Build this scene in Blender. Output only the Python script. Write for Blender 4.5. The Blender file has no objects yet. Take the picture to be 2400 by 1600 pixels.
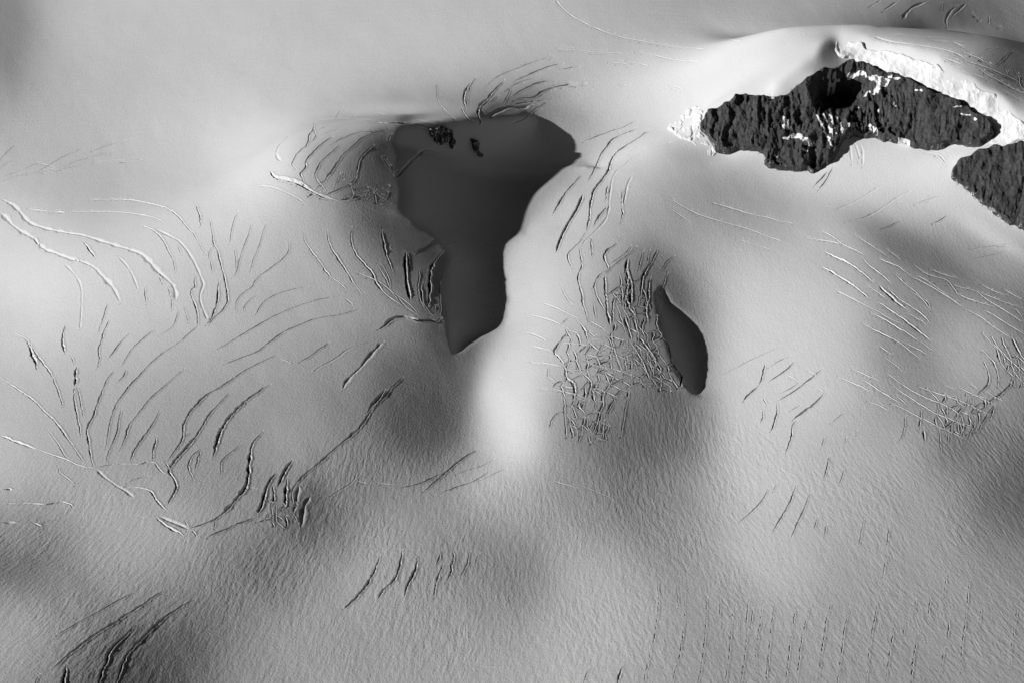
import bpy, math, random, time
import numpy as np
T0 = time.time()
SUN_EL = math.radians(21.0); SUN_AZ = math.radians(20.0)     # height of the sun, ground direction its light travels
PITCH = math.radians(32.0); CAM_D = 3760.0; FOV = math.radians(24.0)
AMB, KSUN = .036, 1.02
WT, BASE_Q, SHA, NIT, NCG = .04, .0, .8, 6, 50
SUN_STR, SKY_STR, EXPO = 5.0, .05, .02
CREVW = .95
BACKW = 150.
CREST = np.array([(1560, 118, 0.), (1650, 107, .1), (1730, 98, .5), (1850, 78, 1.), (1920, 71, 1.), (2050, 71, 1.), (2190, 69, 1.), (2300, 82, 1.), (2400, 105, 1.), (2600, 150, 1.)])

# ---------------------------------------------------------------- camera, sky, sun, exposure
scene = bpy.context.scene; COL = scene.collection
cam_d = bpy.data.cameras.new('camera'); cam = bpy.data.objects.new('camera', cam_d); COL.objects.link(cam)
cam.location = (0, -CAM_D*math.cos(PITCH), CAM_D*math.sin(PITCH))
cam.rotation_euler = (math.pi/2-PITCH, 0, 0)
cam_d.sensor_width = 36; cam_d.angle = FOV; cam_d.clip_start = 10; cam_d.clip_end = 120000
scene.camera = cam
world = bpy.data.worlds.new('World'); scene.world = world; world.use_nodes = True
wn = world.node_tree; wn.nodes.clear()
sky = wn.nodes.new('ShaderNodeTexSky'); sky.sky_type = 'NISHITA'; sky.sun_disc = False
sky.sun_elevation = SUN_EL; sky.sun_rotation = math.radians(270)-SUN_AZ; sky.altitude = 4200; sky.air_density = .15; sky.dust_density = 0.
sep = wn.nodes.new('ShaderNodeSeparateColor'); cmb = wn.nodes.new('ShaderNodeCombineColor')   # black and white film behind a red filter
bg = wn.nodes.new('ShaderNodeBackground'); wo = wn.nodes.new('ShaderNodeOutputWorld'); bg.inputs['Strength'].default_value = SKY_STR
wn.links.new(sky.outputs[0], sep.inputs[0])
for k in range(3): wn.links.new(sep.outputs[0], cmb.inputs[k])
wn.links.new(cmb.outputs[0], bg.inputs[0]); wn.links.new(bg.outputs[0], wo.inputs[0])
sun_d = bpy.data.lights.new('sun', 'SUN'); sun_d.energy = SUN_STR; sun_d.angle = math.radians(.5); sun_d.color = (1, 1, 1)
sun = bpy.data.objects.new('sun', sun_d); COL.objects.link(sun)
from mathutils import Vector
sun.rotation_euler = Vector((-math.cos(SUN_EL)*math.cos(SUN_AZ), -math.cos(SUN_EL)*math.sin(SUN_AZ), math.sin(SUN_EL))).to_track_quat('Z', 'Y').to_euler()
sun.location = (-3000, -1000, 2500)
scene.view_settings.view_transform = 'Standard'; scene.view_settings.look = 'None'; scene.view_settings.gamma = 1
scene.view_settings.exposure = EXPO; scene.view_settings.use_curve_mapping = False
# ---------------------------------------------------------------- survey data
# brightness survey of the snow (0-255) every 100 survey units, used to recover slopes
GREY = '''
140 175 190 192 195 196 196 196 195 194 192 190 190 186 178 172 168 166 166 166 160 150 110 115 130
158 178 192 195 198 200 200 198 197 196 196 195 195 192 195 195 200 215 225 215 205 185 150 120 85
165 180 190 195 198 203 200 200 197 195 193 190 180 185 200 210 222 235 238 225 220 200 190 170 140
185 188 192 198 205 215 220 205 190 170 130 90 90 170 190 212 222 210 190 190 190 190 190 200 235
190 185 185 195 205 215 228 165 135 90 50 42 42 60 185 178 160 165 200 220 225 225 228 230 230
215 205 195 200 205 205 205 185 150 100 48 42 42 200 192 180 165 165 175 190 200 200 188 200 215
220 215 210 208 205 200 195 185 165 125 75 42 200 205 188 165 170 182 186 180 165 130 125 150 160
220 218 212 208 200 190 180 175 165 140 95 42 205 205 165 95 110 190 200 200 185 150 135 125 115
205 205 200 192 185 180 172 160 145 135 110 60 205 195 165 130 100 198 205 200 190 145 160 170 120
190 185 178 172 165 160 155 150 140 120 85 120 222 182 160 125 105 198 205 200 185 150 168 165 140
185 180 172 165 158 150 150 150 130 110 75 150 215 165 122 108 110 190 200 190 175 160 135 130 120
190 178 165 158 150 145 148 150 140 130 128 165 180 150 130 120 150 185 190 180 170 165 155 125 105
150 150 165 170 165 150 130 108 115 140 140 145 160 150 135 125 150 178 185 178 168 160 150 128 105
105 120 150 160 150 135 120 130 165 160 140 130 125 160 165 150 145 172 185 170 160 158 152 145 135
150 155 145 140 130 120 130 150 158 150 148 145 140 165 178 168 152 155 162 160 155 152 150 148 142
160 150 120 95 105 115 140 148 152 152 152 155 160 172 178 165 155 150 155 156 154 152 150 150 148
140 125 95 75 95 120 140 148 152 153 155 158 163 172 172 162 155 150 152 152 150 150 148 148 148
'''
# extra tonal patches: cx, cy, rx, ry, angle, grey, strength
BLOBS = [
 (0,40,60,110,0,130,.8),(600,330,90,40,-20,232,.7),(640,390,60,50,0,230,.6),
 (1150,960,45,120,12,228,.9),(1190,1020,60,60,0,228,.8),(1210,640,40,90,0,214,.6),
 (1010,960,90,60,40,78,.8),(1075,880,30,60,10,95,.7),(960,880,60,40,30,95,.6),(1000,1010,70,40,0,85,.5),
 (1080,1080,60,40,0,130,.4),(720,1190,30,60,15,88,.7),(760,1250,70,50,30,108,.5),
 (620,1330,90,60,20,112,.5),(330,1530,110,50,-10,92,.5),(1000,560,60,60,0,75,.5),
 (930,440,60,60,0,80,.6),(850,430,80,40,0,110,.4),(780,350,60,40,-20,145,.5),
 (870,500,60,50,20,115,.5),(1460,1040,90,50,0,105,.6),(1560,1010,90,60,20,100,.5),
 (1350,980,60,60,0,135,.4),(2110,570,90,30,25,108,.8),(2180,620,110,30,25,108,.7),
 (1560,670,40,60,-30,85,.6),(1510,640,40,50,0,95,.5),(1650,960,30,50,-30,120,.4),
 (1600,360,70,25,25,140,.7),(1720,440,120,30,15,150,.5),
 (2250,1040,70,40,-30,108,.6),(2350,1180,90,60,30,104,.4),(2140,830,60,90,-35,135,.5),(2270,800,60,60,0,175,.6),
 (1850,900,100,80,0,208,.5),(1760,1000,70,120,-10,200,.5),(1820,1300,60,110,-15,188,.5),(1520,1180,110,60,0,115,.5),
 (1220,1330,60,70,10,122,.5),(1400,1420,120,90,30,172,.4),(80,1330,110,50,10,106,.5),(20,1250,60,40,0,150,.4),
 (560,1120,60,60,0,135,.4),(0,740,60,60,0,190,.5),(60,640,80,120,0,222,.5),
 (2250,15,90,22,0,85,.8),(2350,30,60,20,10,110,.5),(2400,120,70,30,20,62,.9),(2330,150,60,25,20,110,.7),
 (862,400,52,64,0,60,.8),(928,380,26,75,0,60,.9),(930,485,40,28,0,64,.9),(1000,565,42,36,30,62,.8),(1030,690,24,75,5,62,.9),(1046,800,26,45,0,72,.8),
 (1240,600,35,60,25,216,.8),(1215,700,30,70,0,212,.7),(1300,500,50,60,30,205,.5),(900,350,34,44,0,56,.8),(790,400,40,50,0,125,.5),(950,560,60,45,25,78,.7),(905,520,50,30,20,78,.6),
 (940,262,110,14,2,198,.9),(1060,262,70,14,0,192,.9),(1130,262,30,12,-10,180,.7),(850,262,60,12,0,202,.8),
 (1700,170,130,50,-6,250,.9),(1600,200,100,60,0,240,.6),(1500,230,80,50,0,222,.5),
 (2230,110,80,15,8,140,.6),(2310,190,60,50,20,120,.7),(2380,210,50,50,20,110,.7),(2390,150,50,40,20,55,.8),(1780,120,130,20,-6,235,.7),(1700,190,110,30,-5,240,.7),
 (1230,240,60,25,-20,120,.6),(1180,260,50,16,-20,90,.8),(1990,390,150,40,0,226,.7),(2180,430,60,40,0,232,.7),
 (2300,540,90,14,32,215,.8),(1320,290,70,30,30,165,.6),(1450,330,60,30,0,195,.5),
]
# cast shadow outlines (survey units)
SH1 = [(940,297),(1010,300),(1090,303),(1160,300),(1210,286),(1255,276),(1264,292),(1293,322),(1338,358),(1356,372),(1375,382),(1410,391),
 (1345,395),(1320,405),(1296,430),(1265,460),(1248,490),(1237,520),(1228,545),(1200,560),(1184,574),(1179,600),(1182,640),(1188,680),(1190,705),
 (1186,740),(1176,768),(1160,777),(1138,783),(1120,795),(1100,808),(1078,826),(1058,832),(1048,800),(1038,765),(1034,740),(1024,690),(1030,640),
 (1046,600),(1030,572),(992,540),(962,522),(930,505),(925,485),(932,470),(928,440),(920,400),(924,350),(936,312)]
SH2 = [(1548,668),(1580,720),(1610,740),(1640,770),(1655,800),(1663,840),(1660,870),(1653,905),(1638,928),(1615,918),(1595,900),(1570,860),
 (1552,800),(1535,740),(1530,690)]
# rocks (survey zoom coordinates; first two numbers = tile)
ROCK_MAIN = (3,0,'-622,1190 -632,1120 -572,1060 -502,1030 -452,1000 -352,960 -272,900 -152,890 -52,885 0,885 80,900 150,880 260,790 390,710 530,620 620,615 700,590 830,590 900,605 1000,640 1120,670 1240,710 1350,760 1460,800 1500,840 1600,860 1700,910 1780,960 1850,1000 1920,1060 2000,1070 2060,1150 2085,1230 2060,1290 1990,1330 1900,1362 1850,1340 1700,1340 1600,1370 1480,1380 1340,1350 1300,1340 1200,1330 1130,1310 1030,1290 960,1262 850,1270 760,1265 690,1290 640,1370 610,1440 560,1520 480,1560 420,1590 300,1572 180,1580 120,1570 60,1550 0,1540 -22,1500 -62,1400 -152,1390 -272,1380 -352,1420 -452,1410 -492,1400 -502,1340 -552,1260')
ROCK_RIGHT = (3,0,'2900,1290 2600,1300 2352,1315 2250,1325 2100,1350 1950,1380 1850,1430 1740,1490 1700,1568 1680,1630 1730,1678 1850,1768 1930,1848 2000,1898 2100,1988 2200,2058 2300,2098 2352,2113 2600,2200 2900,2280')
ROCK_A = (1,0,'1560,1178 1600,1222 1640,1320 1680,1340 1720,1330 1760,1310 1780,1370 1812,1382 1822,1330 1800,1200 1780,1188 1680,1176')
ROCK_B = (1,0,'1945,1262 2000,1276 2040,1320 2062,1390 2110,1475 2050,1430 1990,1340')
# ice cliff above the main rock
ICE_CLIFF = (3,0,'620,372 760,378 860,400 910,440 930,470 1050,460 1180,490 1290,510 1380,560 1470,575 1560,600 1600,660 1720,700 1880,740 1950,820 2080,860 2160,930 2230,1020 2310,1110 2352,1130 2500,1200 2480,1330 2352,1300 2150,1335 2030,1340 2080,1270 2095,1230 2070,1150 2005,1062 1930,1050 1850,990 1780,950 1700,900 1600,850 1500,830 1460,790 1350,750 1240,700 1120,660 1000,630 900,596 830,580 760,560 690,535 640,520 600,440')
# ice cliff left flank (shaded)
ICE_FLANK = (3,0,'500,400 600,375 640,420 660,520 770,560 830,592 700,590 620,610 530,622 390,705 260,785 150,872 60,885 30,840 150,740 330,600 420,560 470,440')
SERACS = [  # broken ice patches: tile, outline, block size m, height m, label
 (2,0,'1410,1195 1480,1100 1560,1060 1640,980 1740,960 1760,1010 1740,1060 1720,1180 1760,1260 1850,1350 1900,1430 1830,1440 1700,1380 1600,1300 1500,1240',15,3,'broken bright ice blocks at the left tip of the big dark rock'),
]
# cracked blocks: corners (clockwise from top left), columns, rows, jitter, width, share kept
NETS = [
 ((1330,775),(1475,800),(1465,930),(1318,905),6,6,.30,13,.62),
 ((1318,905),(1440,925),(1410,1035),(1335,1020),5,5,.32,13,.58),
 ((1440,690),(1500,680),(1600,905),(1550,915),3,12,.38,22,.75),
 ((1470,800),(1525,830),(1560,905),(1450,900),4,5,.3,13,.58),
 ((2180,915),(2335,935),(2290,1010),(2215,1020),6,4,.3,13,.55),
 ((2310,790),(2400,830),(2400,900),(2370,900),4,4,.35,13,.6),
 ((800,440),(905,440),(905,475),(800,470),4,2,.4,9,.6),
 ((625,1180),(685,1170),(695,1230),(635,1235),3,3,.4,11,.6),
]
# ------------------------------------------------- crevasses
# cluster: key | phrase | ordering side ; then lines  "tile_x,tile_y,width,kind: points / points ..."
CREV = '''
#A|thin crevasses bundled at the upper left edge|left
0,0,6,c: 600,1530 700,1480 820,1450 900,1430 1060,1395 / 330,1590 480,1500 520,1475 570,1445 650,1410 760,1370 / 840,1395 920,1365 1010,1330 1150,1300 / 220,1560 290,1520 350,1500 420,1510 500,1535 600,1525 / 420,1540 500,1560 600,1550 700,1530 800,1520
0,0,5,c: 0,1470 50,1410 140,1330 / 0,1545 60,1500 120,1470 / 0,1675 120,1630 240,1600 350,1585 500,1562 / 0,1640 80,1610 220,1560 / 850,1500 1050,1485 1300,1480
#B|long pale furrows crossing the left edge|top
0,1,26,s: 0,260 100,300 180,370 260,480 400,530 600,570 760,590 940,650 1150,715 1280,750 1360,820 1440,920 1560,1020 1610,1080 1615,1200
0,1,28,s: 0,380 60,440 130,520 250,590 320,630 400,720 520,760 640,810 720,825 860,880 960,990 1050,1090 1110,1220
0,1,10,s: 590,860 660,920 720,1000 750,1090 750,1250 740,1400 735,1460 / 1075,785 1150,850 1220,960 1255,1060 1275,1110
#BH|dark slots opened in the pale furrows at the left|left
0,1,24,c: 455,388 500,380 545,380 600,390
0,1,18,c: 308,615 330,650 352,695
0,1,18,c: 695,812 715,830 732,832
#C|curved crevasses on the snow arc of the left middle|left
0,1,7,c: 250,352 455,375 / 600,382 700,378 880,375 1000,375 1080,378 1250,395 1400,425 1480,460 1535,500
0,1,10,c: 820,275 940,262 1180,265 1300,285 1470,320 1560,360 1650,430 1690,490 1735,540 1790,590 1820,660 1870,740 1910,770
0,1,14,c: 760,650 800,700 840,750 880,805
0,1,10,c: 1300,500 1400,540 1470,600 1520,680 1550,750 1590,800 1610,940
0,1,14,s: 1440,540 1540,590 1640,640 1700,710 1770,810 1820,920 1860,1010 1870,1060 1840,1110 1840,1220 1880,1300 1910,1380
0,1,8,c: 1635,685 1645,730 1670,775 / 1325,1060 1335,1160 1350,1230 / 1450,950 1490,1040 / 1540,1060 1570,1150 1580,1290
0,1,8,c: 980,1220 970,1300 930,1400 900,1500
#D|branching cracks left of the rounded ice dome|left
0,1,10,c: 1780,290 1820,360 1840,440 1840,520
0,1,12,c: 1925,450 1950,560 1960,680 2010,760 2030,880 2070,1020 2090,1140 2090,1220 2040,1290 1960,1360 1920,1420
0,1,8,c: 1960,680 1910,770 1935,830 1955,940
0,1,6,c: 2180,380 2140,480 2120,600 2105,680 / 2310,480 2280,600 2240,700 2200,820 2180,930 2130,990 / 2150,700 2160,760 2175,860 2165,920
0,1,12,c: 1800,960 1780,1010 1800,1080 1760,1080 1755,1140 1780,1200 1810,1300 1820,1430
0,1,15,c: 2010,1010 2000,1100 2000,1200 1970,1290 1940,1370 1890,1420
0,1,8,c: 2652,640 2660,740 2590,820 2480,900 2352,990 2320,1070 2250,1110 2180,1180 2160,1240 2170,1320
0,1,6,c: 2352,1140 2290,1190 2240,1250 2240,1310 / 1690,1240 1730,1400 / 1640,1280 1620,1350 1590,1440 1450,1520 / 2452,480 2412,560 2397,640 2372,720 2332,800 2300,930
#F|crevasses fanning out across the left slope|left
0,1,10,c: 1820,1430 1740,1490 1660,1568 1500,1668 1400,1748 1250,1908 1150,2018 1060,2150 1020,2270 990,2420 975,2550
0,2,16,c: 600,-150 565,-20 580,50 600,110
0,2,20,c: 240,-20 270,50 300,130 330,200 345,270
0,2,11,c: 100,-83 200,-48 260,0 370,170 470,290 520,420 580,600
0,2,12,c: 0,330 150,430 320,540 400,640 560,780 620,900 700,1000 780,1120
0,2,8,c: 650,130 680,210
0,2,24,c: 707,230 690,310 692,410
0,2,11,c: 680,410 680,520 710,680 735,800 740,870
0,2,8,c: 710,420 740,560 770,700
0,2,11,c: 1000,-200 950,-80 930,0 900,70 915,160 890,250 / 1190,-80 1110,0 1060,70 990,160 / 1420,-110 1280,0 1200,80 1115,220 / 1160,260 1140,310 1080,380
0,2,13,c: 1040,270 970,370 920,500 880,620 850,700 800,780 795,850 820,950 830,1060 870,1160
0,2,9,c: 1115,620 1090,720 1080,820 1050,900 1000,1010 980,1060 975,1120
0,2,11,c: 1690,250 1540,380 1380,520 1300,620 1220,720 1170,800 1150,880 1100,1000
0,2,12,c: 1465,640 1420,730 1350,830 1260,950 1210,1040 1200,1110
0,2,12,c: 1425,870 1435,920 1400,1010 1410,1100
0,2,9,c: 440,810 500,890 550,960 580,1030 640,1080
#FB|crevasses running along the foot of the left fan|left
0,2,20,c: 0,860 100,900 200,940 340,985
0,2,13,c: 340,985 430,1020 530,1060 600,1080 730,1145 880,1160
0,2,16,s: 880,1165 960,1240 1060,1320 1160,1370 1240,1440
0,2,11,c: 870,1160 960,1135 1080,1120 1180,1125 1290,1130 1350,1105 1420,1110 1460,1180 1540,1230
0,2,8,c: 530,1140 545,1210 640,1270 690,1320 / 1165,1300 1250,1250 1420,1240
0,2,14,c: 1160,1330 1300,1340 1400,1380 1430,1450 1470,1500 1540,1560
0,2,30,c: 50,1355 80,1352 112,1362
0,2,17,c: 0,1490 100,1485 220,1485 330,1490 420,1497 510,1480 600,1465 690,1540
0,3,34,s: 0,90 100,90 180,100
0,3,30,s: 1440,25 1560,75 1680,122 1770,170
0,3,18,c: 290,90 340,110 380,127 430,110
0,3,8,c: 400,100 430,85 520,55
#G|bold hooked crevasses in the lower left fan|left
0,2,15,c: 2552,120 2352,210 2200,290 2060,400 1870,500 1750,640 1700,710 1675,790 1690,870 1620,980 1550,1090
0,2,18,c: 2110,470 1980,600 1880,720 1830,830 1750,930 1660,1030 1590,1110 1540,1190 1600,1260 1630,1340 1560,1450 1540,1500
0,2,10,c: 1750,830 1690,880 / 1520,1110 1560,1170
0,2,24,c: 2480,390 2352,470 2200,590 2110,690 2040,790 2000,880 1970,1000 1960,1080
0,2,11,c: 1845,980 1780,1030 1740,1090 1730,1170 1780,1270 / 1845,1000 1810,1080 1795,1190
0,2,8,c: 2210,935 2150,1000 2080,1050 2030,1100 2035,1200 2020,1240
0,2,28,c: 2420,820 2340,900 2300,1000 2285,1100 2285,1180 2265,1320 2180,1440 2060,1568 1970,1638 1860,1678 1740,1715
0,2,8,c: 2265,1330 2352,1350
#H|faint crack arcs below the rounded ice dome|top
1,1,12,c: -352,1640 -150,1520 0,1430 130,1350 260,1290 420,1230 520,1200 680,1160 780,1150
1,1,12,c: -300,1780 -100,1700 0,1670 100,1590 260,1475 400,1420 540,1355 760,1330 880,1290 960,1270
1,1,9,c: 0,1320 60,1210 170,1140 320,1090 480,1065 / 210,1718 330,1778
1,2,12,c: 400,190 470,150 570,80 670,10
1,2,20,s: 1170,0 1080,90 950,250 850,340 810,400 800,450
1,2,9,s: 520,290 600,220 720,170 850,60 1000,20 1100,0
1,1,10,s: 780,1150 850,1200 900,1250
#I|curved crevasses on the rounded ice dome|left
1,0,12,c: 530,1130 530,1190 490,1230 475,1330 400,1390 360,1440 320,1520 400,1580
1,0,8,c: 530,1190 560,1250 500,1310
1,0,9,c: 1220,1185 1060,1210 940,1215 850,1250 770,1280 690,1330
1,0,14,c: 700,1260 620,1310 550,1370 500,1430 450,1480 460,1530 430,1568 400,1600 430,1640 430,1700
1,0,14,c: 1200,1205 1080,1220 970,1270 920,1320 850,1380 790,1430 760,1490 700,1568 640,1650 580,1700 550,1750
1,0,10,c: 770,1330 700,1400 640,1450 580,1500 560,1568 540,1600 545,1640 600,1700 650,1768
1,0,10,c: 1080,1340 1000,1400 960,1450 930,1568 920,1640
1,0,6,c: 830,1180 740,1190 600,1240 / 650,1155 560,1200 / 770,1598 740,1688 720,1728 / 810,1578 800,1638
1,0,18,s: 240,1490 180,1440 200,1350 300,1250 
#IL|crevasses along the lower rim of the ice dome|left
1,1,26,c: 120,0 180,70 230,70 400,110 460,160 550,210 620,240 780,290
1,1,14,c: 640,230 750,180 880,120 930,60 930,0
1,1,22,c: 480,240 520,215 550,220
1,1,26,c: 770,280 850,262 940,240 980,235
1,1,7,c: 870,120 880,190 910,230 / 1080,150 1080,180 1140,240 1240,300 / 1020,180 1000,240
1,1,12,s: 0,140 150,150 250,190 370,250 450,300
#IS|dark furrows in the shade under the summit lip|left
1,0,20,c: 1095,1125 1200,1133 1300,1130 1450,1140 1570,1160 1640,1175
1,0,18,s: 1700,1415 1600,1370 1540,1375 1460,1450 1370,1540 1280,1640
1,0,9,s: 1240,1230 1215,1310 / 1160,1430 1240,1568
#J|hairline cracks just above the summit lip|left
1,0,6,s: 550,1110 700,1090 900,1090 1100,1105 / 880,1045 930,1085 / 730,1085 790,1000 / 1100,1030 1250,1080 1400,1110 / 1430,1085 1600,1130 1750,1170 / 1640,1090 1800,1150
1,0,8,c: 1660,760 1655,870 1680,950 1740,1020 1850,1110 1960,1170
#K|swirling crevasses above the top of the large shadow|left
1,0,18,c: 1975,760 1930,810 1905,880 1905,950 1930,990
1,0,8,c: 2020,710 1970,800 1950,880 1935,970
1,0,12,c: 1880,985 1920,1060 1980,1130 2030,1160
1,0,22,c: 2280,740 2200,820 2120,910 2060,960 2035,1020 2040,1080 2060,1110 2050,1160
1,0,7,c: 2100,810 2180,730 2260,680 2352,650 2450,610 2540,570 2650,540 2740,525
1,0,9,c: 2330,800 2330,860 2270,960 / 2220,880 2140,950
2,0,13,c: 20,750 60,730 150,690 260,640 370,600 470,585
2,0,9,c: -90,860 0,790 60,760 200,720 / 440,640 550,620 620,615
2,0,18,c: 0,890 60,850 150,800 220,770 300,745 400,745
2,0,18,c: 20,930 90,900 200,900 270,840 340,815 450,790 520,775 620,790 710,785
2,0,16,s: 20,960 150,940 240,930 350,920 450,915 600,900 720,870
2,0,34,s: -242,1100 -152,1030 0,975 90,1000 180,960 
2,0,13,c: 0,1140 110,1090 170,1040 230,990 330,940
#L|pale soft furrows across the upper plateau|left
2,0,12,s: 400,0 450,70 560,160 720,240 860,300 1020,350 1250,390 1480,430 1780,455
2,0,9,s: 400,450 560,460 740,480 900,485 1040,495 / 1130,480 1250,495 1420,540 1600,565 1740,570 / 880,575 1000,580 1080,600 / 1050,560 1180,590 1260,610 / 1940,345 2020,370 2110,390 / 1440,790 1520,800 1580,830 / 990,778 1080,782
#M|crevasses on the ridge right of the large shadow|left
2,0,8,c: 1140,1105 1050,1160 960,1190 880,1215 700,1280 650,1310
2,0,13,c: 1160,1185 1050,1220 960,1260 895,1300 880,1340 820,1410 790,1490 750,1568 700,1668
2,0,20,c: 1280,1205 1220,1220 1160,1270 1080,1320 1000,1370 930,1430 900,1500 885,1568 850,1618 800,1688 750,1748 730,1828 715,1928 710,2018 680,2128
2,1,9,c: 680,560 640,630 600,680 520,750 510,780 520,840 560,900
2,0,9,s: 1400,1260 1320,1290 1180,1330 1100,1390 1070,1420
2,0,14,s: 1490,1300 1300,1350 1180,1410 1080,1470 1030,1530 960,1568 920,1648 900,1768 890,1868 885,1968 850,2038 770,2128 700,2188 640,2258
2,1,30,c: 655,215 620,300 580,380 520,470 470,570 430,660 408,750
2,1,16,c: 640,40 580,110 520,170 480,220 430,300 370,410
2,1,13,c: 880,130 870,200 860,280
2,1,16,c: 885,310 850,360 800,410 745,515
2,1,12,c: 1010,170 1010,250 1005,340 1020,400 1000,480
2,1,16,s: 1110,40 1060,130 1040,240 1015,350
#N|long sinuous crevasses running down into the icefall|left
2,1,11,c: 730,610 725,680 745,800
2,1,14,c: 610,690 630,780 640,860 630,900 600,980 620,1060 640,1140 650,1230 690,1340 700,1420
2,1,18,c: 965,660 930,700 880,720 850,760 845,810 880,880 890,910
2,1,7,c: 970,600 985,650
2,1,9,c: 1140,700 1080,770 1000,820 900,900 850,970
2,1,7,c: 1090,690 1040,770 900,860 / 715,1160 750,1220 760,1310 775,1380 / 445,1060 480,1140 520,1200 580,1240
2,1,12,c: 890,910 820,940 780,990 755,1060 770,1140 800,1200 830,1250 860,1300
2,1,22,c: 855,960 850,1040 860,1120 860,1200 870,1290 890,1370 910,1440
2,1,30,c: 1065,800 1040,880 1060,960 1090,1040 1090,1130 1085,1240
2,1,18,c: 1340,720 1290,830 1230,900 1200,970 1190,1060 1180,1200
2,1,8,c: 1260,730 1240,850 / 1200,740 1160,920 / 1490,780 1410,850 1370,920 / 1425,940 1400,1030 1350,1120
2,1,20,c: 1270,980 1250,1060 1250,1180 1220,1240 1230,1340 1240,1400
2,1,12,c: 985,940 1000,1000 1005,1100 1010,1230 1040,1310
2,1,16,c: 1180,990 1100,1030 1000,1060 900,1120 870,1160
2,1,14,c: 985,1120 930,1180 920,1280 930,1400
2,1,9,c: 950,1220 980,1300 1010,1400 1060,1540
2,1,24,c: 1050,900 1060,1010 1050,1110 1030,1210 1040,1290
#NS|short pale cracks just left of the icefall|top
2,1,9,s: 270,1215 400,1260 540,1330 630,1370 / 130,1320 280,1350 420,1400 560,1480 640,1510 / 90,1480 200,1500 330,1568
2,2,8,c: 170,40 290,65 380,90 / 170,190 300,195 400,215 460,230 / 330,230 320,320 400,370 / 260,440 370,430
2,1,9,c: 530,1340 480,1380 450,1420
#O|cracks in the dense net of the central icefall|top
2,1,14,c: 620,1390 660,1450 690,1530 700,1568
2,1,11,c: 700,1370 790,1430 890,1490 / 700,1540 800,1550 880,1540
2,1,18,c: 520,1480 440,1568 420,1598 380,1658 430,1718 480,1778
2,2,20,c: 470,210 490,260 490,340 530,360 560,380 580,440 560,540
2,2,18,c: 550,70 580,120 590,190 620,260 660,290
2,2,13,c: 470,230 490,200 550,170 600,165 / 600,110 660,60 700,20 / 370,430 400,380 460,360 530,360 600,320 650,290
2,2,9,c: 450,10 560,20 660,20 / 620,190 720,170 790,130 / 800,90 870,75 950,90 / 740,90 790,170 / 1040,110 1070,170 / 840,200 890,270 / 820,340 890,380
2,2,11,c: 370,430 430,450 500,470 570,480 640,500 700,540 / 470,500 480,580 480,640 490,760 500,880 / 470,640 400,660 360,720 340,800
2,2,16,c: 650,290 700,340 730,380 710,460 700,500
2,2,16,c: 700,250 780,190 860,150 / 770,240 860,180 960,170
2,2,18,c: 860,350 790,360 750,430 740,520 780,570
2,2,13,c: 750,320 800,290 850,250 920,260
2,2,14,c: 940,280 900,380 860,440 820,500 840,560 800,640 780,740 740,840
2,2,11,c: 680,680 720,660 790,650 / 690,700 680,780 730,840 / 640,760 690,810 740,850 / 500,600 600,590 660,560
2,2,16,c: 630,520 600,600 650,640 680,680
2,2,9,c: 500,680 560,740 600,840 / 640,820 600,940 / 720,900 720,940 / 700,860 700,900 740,930
2,2,14,c: 960,510 910,570 870,640 860,700
2,2,11,c: 840,720 830,800 830,900
2,2,7,c: 1080,490 1040,610 1020,760 1000,880
2,2,10,c: 1060,320 980,360 900,410 / 1250,350 1150,380 1060,420 / 1220,310 1060,320 / 950,100 1060,100 1160,95 1230,95 / 1000,200 1100,200 1200,200
2,2,18,c: 910,-100 910,0 940,80 960,150 990,200 1000,280
2,2,14,c: 700,0 750,60 800,90
2,2,24,c: 1080,0 1130,80 1180,160 1220,260 1270,370
2,2,30,c: 1150,-60 1250,80 1300,150 1320,230
2,2,16,c: 1320,220 1340,270 1400,300 / 1270,420 1340,380 1400,340 / 1310,430 1380,390
2,1,16,c: 1030,1330 1060,1440 1100,1568 / 1100,1240 1130,1320 1120,1400 1160,1500 / 1220,1340 1180,1440 1220,1540
2,1,16,c: 960,1380 1020,1420 / 940,1400 930,1490
#P|crevasses fanning up beside the large shadow's left edge|left
1,1,11,c: 430,570 450,660 520,760 600,860 640,930 700,990 780,1040 840,1115
1,1,13,c: 655,560 670,690 740,790 830,920 870,1000 930,1090 980,1150
1,1,15,c: 880,520 865,620 900,740 970,840 1060,920 1090,1010 1150,1100 1250,1190 1350,1240
1,1,11,c: 910,910 980,960 1090,1000 1180,1060 1250,1120 1340,1180 1420,1240 1500,1330
1,1,18,c: 1155,540 1170,680 1200,790 1240,890 1260,940
1,1,12,s: 1180,685 1280,745 / 1240,880 1330,930
1,1,10,c: 1110,860 1160,950 1200,1010 1240,1110 1310,1200
1,1,9,c: 1125,830 1190,910 1220,1000 1240,1100 / 1300,1150 1350,1230 1440,1300 1530,1360
1,1,30,c: 1375,745 1365,850 1375,960 1390,1080 1420,1200
1,1,9,c: 1370,720 1400,790 1410,960
1,1,11,c: 1500,910 1500,990 1480,1080 1500,1180 1540,1260 1580,1310
1,1,13,c: 1530,1030 1510,1080 1530,1150 1525,1220 1580,1290 1660,1370
1,1,24,c: 1725,740 1640,820 1600,920 1590,1030 1595,1110 1580,1270
1,1,7,c: 1640,620 1560,690 1490,730 1450,780 / 1850,650 1730,690 1640,700 / 1700,980 1680,1100 1700,1250 1690,1340
1,1,9,c: 1605,1210 1580,1280 / 1640,1230 1645,1300
#PB|wide dark slot below the left edge of the large shadow|left
1,1,42,c: 1120,1465 1190,1420 1230,1370 1330,1335 1440,1355 1480,1382 1600,1370 1660,1390 1700,1350
#Q|crack line running down from the open dark hole left of centre|left
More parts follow.
